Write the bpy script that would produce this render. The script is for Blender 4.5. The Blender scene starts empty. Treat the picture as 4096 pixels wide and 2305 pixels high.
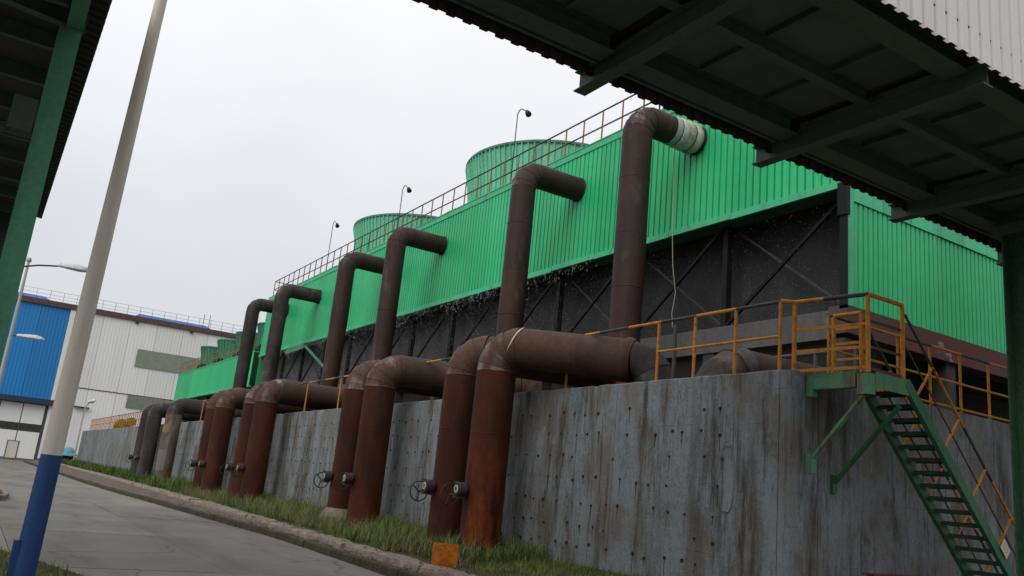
import bpy, math, random
import numpy as np
from mathutils import Vector, Matrix
R = random.Random(7)
S = bpy.context.scene
COL = S.collection
PI = math.pi

# ------------------------------------------------------------------ camera
cam = bpy.data.cameras.new('camera')
co = bpy.data.objects.new('camera', cam)
COL.objects.link(co)
yaw, pitch, roll = 0.546703036, 0.241904854, 0.099924967
f = Vector((math.sin(yaw)*math.cos(pitch), math.cos(yaw)*math.cos(pitch), math.sin(pitch)))
r0 = Vector((math.cos(yaw), -math.sin(yaw), 0))
u0 = r0.cross(f)
rr = r0*math.cos(roll) + u0*math.sin(roll)
uu = -r0*math.sin(roll) + u0*math.cos(roll)
M = Matrix.Identity(4)
for i in range(3):
    M[i][0], M[i][1], M[i][2] = rr[i], uu[i], -f[i]
M.translation = (0, 0, 1.5)
co.matrix_world = M
cam.sensor_width = 36
cam.lens = 29.40
cam.clip_start = 0.05
cam.clip_end = 2000
S.camera = co

# ------------------------------------------------------------------ sky and sun
SUN_EL, SUN_AZ = math.radians(38), math.radians(205)   # azimuth of the sun in the XY plane from +X
w = bpy.data.worlds.new('World')
S.world = w
w.use_nodes = True
nt = w.node_tree
nt.nodes.clear()
out = nt.nodes.new('ShaderNodeOutputWorld')
bg = nt.nodes.new('ShaderNodeBackground')
bg.inputs['Strength'].default_value = 0.10
sky = nt.nodes.new('ShaderNodeTexSky')
sky.sky_type = 'NISHITA'
sky.sun_disc = False
sky.sun_elevation = SUN_EL
sky.sun_rotation = math.radians(90) - SUN_AZ
tc = nt.nodes.new('ShaderNodeTexCoord')
sep = nt.nodes.new('ShaderNodeSeparateXYZ')
ramp = nt.nodes.new('ShaderNodeValToRGB')        # overcast: brighter towards the zenith
ramp.color_ramp.elements[0].position = 0.0
ramp.color_ramp.elements[0].color = (0.45, 0.456, 0.472, 1)
ramp.color_ramp.elements[1].position = 1.0
ramp.color_ramp.elements[1].color = (0.98, 0.99, 1.0, 1)
e = ramp.color_ramp.elements.new(0.25); e.color = (0.535, 0.542, 0.565, 1)
e = ramp.color_ramp.elements.new(0.55); e.color = (0.71, 0.715, 0.735, 1)
noi = nt.nodes.new('ShaderNodeTexNoise')
noi.inputs['Scale'].default_value = 1.6
noi.inputs['Detail'].default_value = 4.0
mr = nt.nodes.new('ShaderNodeMapRange')
mr.inputs[1].default_value = 0.3; mr.inputs[2].default_value = 0.7
mr.inputs[3].default_value = 12.9; mr.inputs[4].default_value = 16.0
vm = nt.nodes.new('ShaderNodeVectorMath'); vm.operation = 'SCALE'
mx = nt.nodes.new('ShaderNodeMix'); mx.data_type = 'RGBA'
mx.inputs[0].default_value = 0.90
L = nt.links.new
L(tc.outputs['Generated'], sep.inputs[0])
L(sep.outputs['Z'], ramp.inputs[0])
L(tc.outputs['Generated'], noi.inputs['Vector'])
L(noi.outputs[0], mr.inputs[0])
L(ramp.outputs[0], vm.inputs[0])
L(mr.outputs[0], vm.inputs['Scale'])
L(sky.outputs[0], mx.inputs['A'])
L(vm.outputs[0], mx.inputs['B'])
L(mx.outputs['Result'], bg.inputs['Color'])
L(bg.outputs[0], out.inputs[0])

sl = bpy.data.lights.new('sun', 'SUN')
sl.energy = 1.3
sl.angle = math.radians(40)
sl.color = (1.0, 0.96, 0.9)
so = bpy.data.objects.new('sun', sl)
COL.objects.link(so)
sd = Vector((math.cos(SUN_EL)*math.cos(SUN_AZ), math.cos(SUN_EL)*math.sin(SUN_AZ), math.sin(SUN_EL)))
so.rotation_euler = sd.to_track_quat('Z', 'Y').to_euler()

S.view_settings.view_transform = 'Standard'
S.view_settings.look = 'None'
S.view_settings.exposure = 0.0
S.view_settings.gamma = 1.0
S.render.engine = 'CYCLES'
S.cycles.max_bounces = 6
S.cycles.use_denoising = True

# ------------------------------------------------------------------ materials
class NT:
    """small node-tree writer"""
    def __init__(s, name, rough=0.8, metal=0.0, spec=0.3):
        s.m = bpy.data.materials.new(name)
        s.m.use_nodes = True
        s.t = s.m.node_tree
        s.b = s.t.nodes['Principled BSDF']
        s.b.inputs['Roughness'].default_value = rough
        s.b.inputs['Metallic'].default_value = metal
        s.b.inputs['Specular IOR Level'].default_value = spec
        s.geo = s.t.nodes.new('ShaderNodeNewGeometry')
        s.tc = s.t.nodes.new('ShaderNodeTexCoord')
        s.oi = s.t.nodes.new('ShaderNodeObjectInfo')
    def l(s, a, b): s.t.links.new(a, b)
    def pos(s, sc=(1, 1, 1), obj=False):
        v = s.t.nodes.new('ShaderNodeMapping')
        v.inputs['Scale'].default_value = sc
        s.l(s.tc.outputs['Object'] if obj else s.geo.outputs['Position'], v.inputs[0])
        return v.outputs[0]
    def noise(s, vec, scale=1.0, detail=4, rough=0.55, lo=0.35, hi=0.65, a=0.0, b=1.0):
        n = s.t.nodes.new('ShaderNodeTexNoise')
        n.inputs['Scale'].default_value = scale
        n.inputs['Detail'].default_value = detail
        n.inputs['Roughness'].default_value = rough
        s.l(vec, n.inputs['Vector'])
        return s.rng(n.outputs[0], lo, hi, a, b)
    def rng(s, x, lo, hi, a=0.0, b=1.0):
        m = s.t.nodes.new('ShaderNodeMapRange')
        m.inputs[1].default_value = lo; m.inputs[2].default_value = hi
        m.inputs[3].default_value = a; m.inputs[4].default_value = b
        s.l(x, m.inputs[0])
        return m.outputs[0]
    def axis(s, k):
        n = s.t.nodes.new('ShaderNodeSeparateXYZ')
        s.l(s.geo.outputs['Position'], n.inputs[0])
        return n.outputs[k]
    def mul(s, a, b, op='MULTIPLY'):
        n = s.t.nodes.new('ShaderNodeMath'); n.operation = op
        n.use_clamp = False
        for i, x in enumerate((a, b)):
            if isinstance(x, (int, float)): n.inputs[i].default_value = x
            else: s.l(x, n.inputs[i])
        return n.outputs[0]
    def mix(s, fac, a, b, mode='MIX'):
        n = s.t.nodes.new('ShaderNodeMix'); n.data_type = 'RGBA'; n.blend_type = mode
        if isinstance(fac, (int, float)): n.inputs[0].default_value = fac
        else: s.l(fac, n.inputs[0])
        for k, x in (('A', a), ('B', b)):
            if isinstance(x, tuple): n.inputs[k].default_value = (*x, 1)
            else: s.l(x, n.inputs[k])
        return n.outputs['Result']
    def val(s, col, fac):
        """multiply a colour by a scalar socket"""
        n = s.t.nodes.new('ShaderNodeVectorMath'); n.operation = 'SCALE'
        if isinstance(col, tuple): n.inputs[0].default_value = col
        else: s.l(col, n.inputs[0])
        s.l(fac, n.inputs['Scale'])
        return n.outputs[0]
    def bump(s, h, strength=0.3, dist=0.02):
        n = s.t.nodes.new('ShaderNodeBump')
        n.inputs['Strength'].default_value = strength
        n.inputs['Distance'].default_value = dist
        s.l(h, n.inputs['Height'])
        s.l(n.outputs[0], s.b.inputs['Normal'])
    def done(s, col, rough=None):
        if isinstance(col, tuple): s.b.inputs['Base Color'].default_value = (*col, 1)
        else: s.l(col, s.b.inputs['Base Color'])
        if rough is not None: s.l(rough, s.b.inputs['Roughness'])
        return s.m

def paint(name, col, dirt=(0.08, 0.06, 0.045), amount=0.35, rough=0.6, scale=3.0, vary=0.12, streak=True, spec=0.3):
    n = NT(name, rough, spec=spec)
    p = n.pos((1, 1, 0.12 if streak else 1))
    a = n.noise(p, scale, 5, 0.6, 0.5, 0.75, 0, amount)
    b = n.noise(n.pos(), scale*6, 3, 0.6, 0.3, 0.7, 1-vary, 1+vary)
    c = n.mix(a, col, dirt)
    rnd = n.rng(n.oi.outputs['Random'], 0, 1, 0.93, 1.07)
    return n.done(n.val(n.val(c, b), rnd))

def green_sheet():
    n = NT('green_sheet_paint', 0.5, spec=0.35)
    base = n.mix(n.noise(n.pos(), 0.35, 3, 0.5, 0.3, 0.7), (0.017, 0.42, 0.150), (0.036, 0.485, 0.200))
    streak = n.noise(n.pos((5, 5, 0.12)), 1.6, 5, 0.65, 0.56, 0.80, 0, 0.75)
    c = n.mix(streak, base, (0.17, 0.46, 0.29))
    scr = n.mul(n.noise(n.pos((7, 7, 0.45)), 1.0, 6, 0.75, 0.64, 0.68, 0, 0.9), n.noise(n.pos((0.5, 0.5, 0.3)), 1.0, 3, 0.6, 0.42, 0.60))
    c = n.mix(scr, c, (0.05, 0.13, 0.07))
    rnd = n.rng(n.oi.outputs['Random'], 0, 1, 0.88, 1.08)
    n.bump(n.noise(n.pos(), 2.0, 2, 0.5), 0.12, 0.05)
    return n.done(n.val(c, rnd))

def pipe_mat(name, a, b, grey, grey_amt, orange_low=0.0, rough=0.72):
    n = NT(name, rough, spec=0.25)
    big = n.noise(n.pos((1, 1, 0.45)), 1.3, 5, 0.6, 0.35, 0.65)
    c = n.mix(big, a, b)
    g = n.noise(n.pos((1.6, 1.6, 0.5)), 1.2, 6, 0.62, 0.70-grey_amt*0.35, 0.86-grey_amt*0.35)
    rnd = n.rng(n.oi.outputs['Random'], 0, 1, 0.15, 1.0)
    c = n.mix(n.mul(g, rnd), c, grey)
    c = n.val(c, n.rng(n.oi.outputs['Random'], 0, 1, 0.86, 1.14))
    sp_ = n.noise(n.pos((1.3, 1.3, 0.6)), 2.3, 7, 0.72, 0.60, 0.70)
    c = n.mix(n.mul(sp_, 0.5), c, (0.105, 0.032, 0.011))
    if orange_low:
        z = n.rng(n.axis(2), 0.2, 2.6, 1, 0)
        o = n.noise(n.pos((1.5, 1.5, 0.35)), 1.7, 6, 0.68, 0.42, 0.66)
        c = n.mix(n.mul(n.mul(z, o), orange_low), c, (0.30, 0.060, 0.007))
    fine = n.noise(n.pos(), 14, 5, 0.65, 0.25, 0.75, 0.72, 1.25)
    n.bump(n.noise(n.pos(), 30, 4, 0.6), 0.25, 0.01)
    return n.done(n.val(c, fine))

def concrete_wall():
    n = NT('streaked_concrete', 0.9, spec=0.15)
    base = n.mix(n.noise(n.pos((1, 1, 0.5)), 1.6, 8, 0.75, 0.32, 0.68), (0.135, 0.124, 0.110), (0.225, 0.212, 0.192))
    wash = n.noise(n.pos((1, 1, 0.55)), 1.5, 11, 0.82, 0.45, 0.53)
    c = n.mix(n.mul(wash, 0.92), base, (0.242, 0.280, 0.305))
    mott = n.noise(n.pos((1, 1, 0.55)), 6.0, 9, 0.8, 0.50, 0.60)
    c = n.mix(n.mul(mott, 0.5), c, (0.125, 0.116, 0.104))
    broad = n.noise(n.pos((1, 1, 0.12)), 0.9, 4, 0.6, 0.40, 0.62)
    s1 = n.noise(n.pos((1, 1, 0.125)), 3.4, 9, 0.77, 0.465, 0.585)
    c = n.mix(n.mul(n.mul(s1, broad), 0.85), c, (0.047, 0.040, 0.032))
    s2 = n.noise(n.pos((1, 1, 0.045)), 11.0, 6, 0.7, 0.56, 0.64)
    c = n.mix(n.mul(s2, 0.55), c, (0.050, 0.042, 0.033))
    s3 = n.noise(n.pos((1, 1, 0.20)), 1.3, 10, 0.80, 0.57, 0.64)
    c = n.mix(n.mul(s3, 0.72), c, (0.052, 0.045, 0.037))
    pale = n.noise(n.pos((1, 1, 0.22)), 5.0, 8, 0.78, 0.61, 0.66)
    c = n.mix(n.mul(pale, 0.6), c, (0.41, 0.405, 0.375))
    spot = n.noise(n.pos((1, 1, 0.75)), 11.0, 8, 0.8, 0.64, 0.68)
    c = n.mix(n.mul(spot, 0.8), c, (0.045, 0.030, 0.022))
    ochre = n.noise(n.pos((1, 1, 0.3)), 2.4, 9, 0.78, 0.62, 0.67)
    c = n.mix(n.mul(ochre, 0.42), c, (0.20, 0.140, 0.065))
    # board marks of the old formwork
    z = n.axis(2)
    wob = n.noise(n.pos(), 1.5, 4, 0.6, 0, 1, -0.06, 0.06)
    fr = n.mul(n.mul(n.mul(z, wob, 'ADD'), 2.1), 1.0, 'MODULO')
    ln_ = n.mul(n.rng(fr, 0.0, 0.03, 1, 0), n.noise(n.pos((0.5, 0.5, 3)), 1.2, 4, 0.6, 0.5, 0.6))
    c = n.mix(n.mul(ln_, 0.6), c, (0.05, 0.043, 0.036))
    n.bump(n.noise(n.pos((1, 1, 0.8)), 9, 8, 0.75), 0.7, 0.025)
    return n.done(c)

def asphalt():
    n = NT('road_concrete', 0.9, spec=0.2)
    base = n.mix(n.noise(n.pos(), 0.45, 5, 0.6, 0.3, 0.7), (0.155, 0.145, 0.130), (0.210, 0.196, 0.175))
    fine = n.noise(n.pos(), 26, 4, 0.7, 0.25, 0.75, 0.86, 1.14)
    c = n.val(base, fine)
    v = n.t.nodes.new('ShaderNodeTexVoronoi')
    v.feature = 'DISTANCE_TO_EDGE'
    v.inputs['Scale'].default_value = 0.33
    warp = n.t.nodes.new('ShaderNodeTexNoise'); warp.inputs['Scale'].default_value = 1.3; warp.inputs['Detail'].default_value = 6
    n.l(n.pos(), warp.inputs['Vector'])
    va = n.t.nodes.new('ShaderNodeVectorMath'); va.operation = 'MULTIPLY_ADD'
    va.inputs[1].default_value = (0.8, 0.8, 0)
    n.l(warp.outputs['Color'], va.inputs[0]); n.l(n.pos(), va.inputs[2])
    n.l(va.outputs[0], v.inputs['Vector'])
    cr = n.rng(v.outputs['Distance'], 0.0, 0.010, 1, 0)
    msk = n.noise(n.pos(), 0.35, 2, 0.5, 0.44, 0.52)
    c = n.mix(n.mul(n.mul(cr, msk), 0.8), c, (0.05, 0.047, 0.043))
    st = n.noise(n.pos((1, 0.25, 1)), 0.9, 5, 0.6, 0.50, 0.72, 0, 0.65)
    c = n.mix(st, c, (0.085, 0.078, 0.070))
    rnd = n.rng(n.oi.outputs['Random'], 0, 1, 0.9, 1.1)
    n.bump(n.noise(n.pos(), 40, 4, 0.6), 0.25, 0.01)
    return n.done(n.val(c, rnd))

def soil(name, a, b, sc=2.5, bump=0.5):
    n = NT(name, 0.95, spec=0.1)
    c = n.mix(n.noise(n.pos(), sc, 7, 0.65, 0.35, 0.65), a, b)
    c = n.val(c, n.noise(n.pos(), sc*9, 5, 0.7, 0.3, 0.7, 0.7, 1.25))
    n.bump(n.noise(n.pos(), sc*5, 6, 0.7), bump, 0.05)
    return n.done(c)

def leaf(name, a, b, cdry):
    n = NT(name, 0.7, spec=0.2)
    c = n.mix(n.noise(n.pos(), 1.4, 3, 0.6, 0.35, 0.65), a, b)
    c = n.mix(n.noise(n.pos(), 9.0, 2, 0.6, 0.55, 0.75, 0, 0.7), c, cdry)
    n.b.inputs['Subsurface Weight'].default_value = 0.0
    return n.done(c)

def fill_mat():
    n = NT('wet_dark_fill', 0.55, spec=0.4)
    c = n.mix(n.noise(n.pos((1, 1, 0.3)), 1.2, 5, 0.6, 0.35, 0.7), (0.017, 0.0175, 0.018), (0.034, 0.035, 0.036))
    c = n.mix(n.noise(n.pos((1, 1, 0.5)), 26, 3, 0.7, 0.62, 0.72, 0, 0.4), c, (0.16, 0.16, 0.16))
    far_haze = n.mul(n.rng(n.axis(1), 22, 52), n.noise(n.pos((1, 0.6, 0.35)), 0.9, 5, 0.6, 0.3, 0.6))  # paler with distance: far mist painted into the fill colour
    c = n.mix(n.mul(far_haze, 0.6), c, (0.17, 0.17, 0.175))
    n.bump(n.noise(n.pos(), 20, 4, 0.6), 0.5, 0.03)
    return n.done(c)

def peel_beam():
    n = NT('peeling_maroon_beam', 0.8, spec=0.2)
    c = n.mix(n.noise(n.pos(), 1.5, 5, 0.6, 0.35, 0.65), (0.115, 0.036, 0.034), (0.085, 0.045, 0.042))
    pl = n.noise(n.pos((1, 1, 1.5)), 1.3, 7, 0.7, 0.62, 0.64)
    far = n.rng(n.axis(0), 19.0, 20.5)
    c = n.mix(n.mul(pl, far), c, (0.32, 0.29, 0.26))
    near = n.rng(n.axis(0), 16.4, 18.2, 1, 0)
    c = n.mix(n.mul(near, n.noise(n.pos(), 0.8, 4, 0.6, 0.3, 0.5)), c, (0.075, 0.068, 0.066))
    return n.done(c)

def white_sheet(name, col):
    n = NT(name, 0.6, spec=0.3)
    c = n.mix(n.noise(n.pos((2.0, 2.0, 0.05)), 2.5, 5, 0.65, 0.5, 0.8, 0, 0.3), col, tuple(x*0.55 for x in col))
    rnd = n.rng(n.oi.outputs['Random'], 0, 1, 0.94, 1.05)
    return n.done(n.val(c, rnd))

def bay_plate():
    n = NT('gallery_floor_plate', 0.75, spec=0.2)
    c = n.mix(n.noise(n.pos(), 0.9, 5, 0.6, 0.35, 0.65), (0.070, 0.098, 0.074), (0.100, 0.128, 0.100))
    return n.done(c)

def rust_plate():
    n = NT('orange_rust_plate', 0.85, spec=0.15)
    c = n.mix(n.noise(n.pos(), 7, 5, 0.6, 0.4, 0.6), (0.52, 0.165, 0.022), (0.36, 0.10, 0.015))
    c = n.mix(n.noise(n.pos(), 17, 6, 0.75, 0.55, 0.64, 0, 0.9), c, (0.07, 0.024, 0.012))
    n.bump(n.noise(n.pos(), 40, 4), 0.4, 0.01)
    return n.done(c)

def pole_white():
    n = NT('lamp_pole_paint', 0.5, spec=0.35)
    c = n.mix(n.noise(n.pos((1, 1, 0.1)), 5, 5, 0.6, 0.5, 0.8, 0, 0.5), (0.66, 0.61, 0.53), (0.36, 0.30, 0.23))
    c = n.mix(n.noise(n.pos((1, 1, 0.4)), 9, 5, 0.7, 0.70, 0.73, 0, 0.9), c, (0.07, 0.035, 0.02))
    return n.done(c)

MT = {}
MT['sheet'] = green_sheet()
MT['trim'] = paint('green_trim_paint', (0.065, 0.47, 0.235), (0.10, 0.14, 0.09), 0.6)
MT['stack'] = paint('stack_fibreglass', (0.20, 0.58, 0.40), (0.09, 0.32, 0.21), 0.6, 0.55, 1.5)
MT['stack2'] = paint('old_stack_fibreglass', (0.06, 0.22, 0.14), (0.03, 0.08, 0.05), 0.6, 0.6, 1.5)
MT['riser'] = pipe_mat('tall_pipe_rust', (0.028, 0.0165, 0.0145), (0.046, 0.0205, 0.0135), (0.095, 0.083, 0.078), 0.40, 0.0, 0.6)
MT['riser_grey'] = pipe_mat('grey_pipe_weathered', (0.028, 0.017, 0.0135), (0.050, 0.046, 0.043), (0.12, 0.116, 0.11), 0.5)
MT['lower'] = pipe_mat('lower_pipe_rust', (0.022, 0.0048, 0.0019), (0.058, 0.0125, 0.0036), (0.085, 0.05, 0.035), 0.06, 0.16)
MT['lower_orange'] = pipe_mat('orange_pipe_rust', (0.024, 0.0052, 0.0020), (0.064, 0.0140, 0.0038), (0.085, 0.05, 0.035), 0.06, 1.0)
MT['gore'] = pipe_mat('elbow_rust', (0.060, 0.030, 0.021), (0.088, 0.046, 0.032), (0.25, 0.225, 0.205), 0.5)
MT['gore_tall'] = pipe_mat('tall_elbow_rust', (0.036, 0.022, 0.019), (0.056, 0.032, 0.025), (0.20, 0.188, 0.18), 0.45)
MT['cross'] = pipe_mat('crossover_rust', (0.046, 0.025, 0.017), (0.074, 0.041, 0.026), (0.13, 0.105, 0.085), 0.3)
MT['patch'] = pipe_mat('patched_pipe', (0.105, 0.098, 0.085), (0.10, 0.036, 0.018), (0.19, 0.185, 0.165), 0.5)
MT['wrap'] = paint('white_wrap', (0.50, 0.47, 0.40), (0.075, 0.05, 0.036), 1.2, 0.9, 2.0, 0.2, False)
MT['wrapgrey'] = paint('pale_blue_patch', (0.34, 0.39, 0.41), (0.12, 0.08, 0.05), 0.4, 0.9, 6)
MT['wall'] = concrete_wall()
MT['road'] = asphalt()
MT['ground'] = soil('bare_ground', (0.13, 0.115, 0.09), (0.20, 0.18, 0.15))
MT['bank'] = soil('soil_bank', (0.055, 0.05, 0.028), (0.10, 0.085, 0.055), 3)
MT['kerb'] = soil('kerb_concrete', (0.060, 0.052, 0.037), (0.110, 0.095, 0.070), 4, 0.6)
MT['edging'] = soil('broken_concrete', (0.20, 0.17, 0.135), (0.33, 0.285, 0.235), 3, 0.6)
MT['pit_dark'] = soil('dark_pits', (0.05, 0.042, 0.032), (0.10, 0.085, 0.066), 9, 0.6)
MT['hole'] = paint('rusty_tie', (0.035, 0.016, 0.010), (0.08, 0.03, 0.015), 0.5, 0.95, 20)
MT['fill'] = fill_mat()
MT['drip'] = paint('rust_drip_stain', (0.05, 0.036, 0.026), (0.09, 0.07, 0.055), 0.6, 0.95, 12)
MT['black'] = paint('black_wet_steel', (0.010, 0.012, 0.011), (0.016, 0.02, 0.016), 0.5, 0.6, spec=0.15)
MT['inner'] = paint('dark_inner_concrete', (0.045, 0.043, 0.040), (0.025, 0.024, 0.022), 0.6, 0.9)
MT['beam'] = paint('wet_grey_beam', (0.095, 0.090, 0.088), (0.04, 0.038, 0.036), 0.8, 0.85, 2)
MT['maroon'] = peel_beam()
MT['yellow'] = paint('yellow_rail_paint', (0.46, 0.19, 0.020), (0.17, 0.055, 0.013), 0.95, 0.6, 9, 0.2, False)
MT['oldyellow'] = paint('rusty_yellow_rail', (0.26, 0.14, 0.03), (0.11, 0.045, 0.02), 0.8, 0.7, 5, 0.2, False)
MT['railblack'] = paint('black_rail_paint', (0.045, 0.043, 0.042), (0.13, 0.11, 0.09), 0.6, 0.6, 9, 0.2, False)
MT['rustrail'] = paint('brown_rusty_rail', (0.085, 0.045, 0.035), (0.16, 0.07, 0.02), 0.6, 0.8, 5, 0.2, False)
MT['stair'] = paint('green_stair_paint', (0.036, 0.135, 0.070), (0.022, 0.035, 0.022), 0.6, 0.6, 4)
MT['plat'] = paint('pale_green_rusty', (0.085, 0.22, 0.12), (0.11, 0.042, 0.016), 1.4, 0.7, 5.5)
MT['tread'] = paint('dark_green_tread', (0.022, 0.06, 0.035), (0.03, 0.02, 0.012), 0.6, 0.8, 5)
MT['gplate'] = bay_plate()
MT['gsteel'] = paint('gallery_green_steel', (0.058, 0.104, 0.070), (0.045, 0.042, 0.03), 0.6, 0.65, 2)
MT['gdark'] = paint('gallery_cladding_inside', (0.045, 0.035, 0.035), (0.025, 0.02, 0.02), 0.6, 0.8, 2)
MT['gwhite'] = white_sheet('gallery_white_sheet', (0.62, 0.60, 0.585))
MT['dust'] = soil('dusty_strip', (0.105, 0.088, 0.066), (0.185, 0.158, 0.125), 3, 0.5)
MT['colmoss'] = paint('mossy_green_column', (0.04, 0.095, 0.05), (0.022, 0.022, 0.012), 1.0, 0.9, 14, 0.5, False)
MT['canopy'] = paint('canopy_dark_sheet', (0.045, 0.046, 0.040), (0.025, 0.022, 0.018), 0.6, 0.85, 2)
MT['cgreen'] = paint('canopy_green_column', (0.095, 0.31, 0.195), (0.03, 0.09, 0.05), 0.5, 0.55, 3)
MT['pole'] = pole_white()
MT['poleblue'] = paint('pole_blue_band', (0.015, 0.060, 0.20), (0.012, 0.025, 0.06), 0.8, 0.5, 5)
MT['bwhite'] = white_sheet('shed_white_sheet', (0.74, 0.73, 0.71))
MT['bblue'] = white_sheet('shed_blue_sheet', (0.020, 0.20, 0.50))
MT['bgrey'] = paint('shed_translucent_strip', (0.20, 0.225, 0.175), (0.13, 0.14, 0.10), 0.5, 0.5, 0.5)
MT['fascia'] = paint('brown_fascia', (0.10, 0.055, 0.055), (0.15, 0.07, 0.03), 0.7, 0.8, 0.6, 0.2, False)
MT['navy'] = paint('navy_steel', (0.02, 0.035, 0.075), (0.03, 0.03, 0.03), 0.4)
MT['roofblue'] = paint('blue_roof_sheet', (0.03, 0.12, 0.36), (0.02, 0.06, 0.2), 0.4)
MT['railthin'] = paint('grey_thin_rail', (0.09, 0.09, 0.095), (0.05, 0.04, 0.04), 0.4)
MT['glass'] = paint('dirty_dark_glass', (0.04, 0.042, 0.045), (0.09, 0.085, 0.075), 0.5, 0.25)
MT['cream'] = paint('cream_door', (0.60, 0.57, 0.43), (0.35, 0.3, 0.2), 0.4)
MT['lampwhite'] = paint('street_lamp_white', (0.62, 0.61, 0.6), (0.07, 0.06, 0.05), 0.9, 0.5, 3.5, 0.1, False)
MT['lightpole'] = paint('pale_grey_pole', (0.42, 0.40, 0.38), (0.3, 0.27, 0.25), 0.4, 0.5)
MT['machblue'] = paint('pale_blue_machine', (0.10, 0.26, 0.36), (0.05, 0.08, 0.1), 0.6)
MT['iron'] = paint('dark_cast_iron', (0.035, 0.026, 0.024), (0.075, 0.045, 0.035), 0.6, 0.75, 9, 0.2, False)
MT['dial'] = paint('pale_dial', (0.50, 0.47, 0.38), (0.16, 0.13, 0.09), 0.6, 0.6, 25, 0.2, False)
MT['marker'] = rust_plate()
MT['patchgrey'] = paint('grey_steel_patch', (0.15, 0.145, 0.125), (0.09, 0.05, 0.03), 0.7, 0.8, 5)
MT['patchochre'] = paint('ochre_steel_patch', (0.20, 0.155, 0.075), (0.11, 0.06, 0.03), 0.7, 0.8, 5)
MT['sign'] = paint('cream_sign', (0.62, 0.57, 0.44), (0.4, 0.33, 0.2), 0.4)
MT['red'] = paint('red_print', (0.45, 0.04, 0.03), (0.3, 0.05, 0.04), 0.4)
MT['darkred'] = paint('dark_red_steel', (0.12, 0.022, 0.022), (0.06, 0.02, 0.02), 0.5)
MT['hose'] = paint('pale_hose', (0.50, 0.46, 0.38), (0.3, 0.25, 0.2), 0.4)
MT['water'] = paint('basin_water_dark', (0.015, 0.018, 0.018), (0.03, 0.035, 0.03), 0.3, 0.12, 2, 0.1, False, 0.5)
MT['drops'] = paint('falling_drops', (0.62, 0.63, 0.66), (0.5, 0.5, 0.52), 0.2, 0.25)
MT['grass'] = leaf('grass_blades', (0.070, 0.128, 0.024), (0.165, 0.190, 0.045), (0.30, 0.25, 0.11))
MT['bush'] = leaf('leafy_weeds', (0.035, 0.085, 0.014), (0.085, 0.145, 0.028), (0.15, 0.165, 0.05))
MT['dry'] = leaf('dry_straw', (0.26, 0.23, 0.15), (0.18, 0.17, 0.09), (0.34, 0.31, 0.22))

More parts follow.
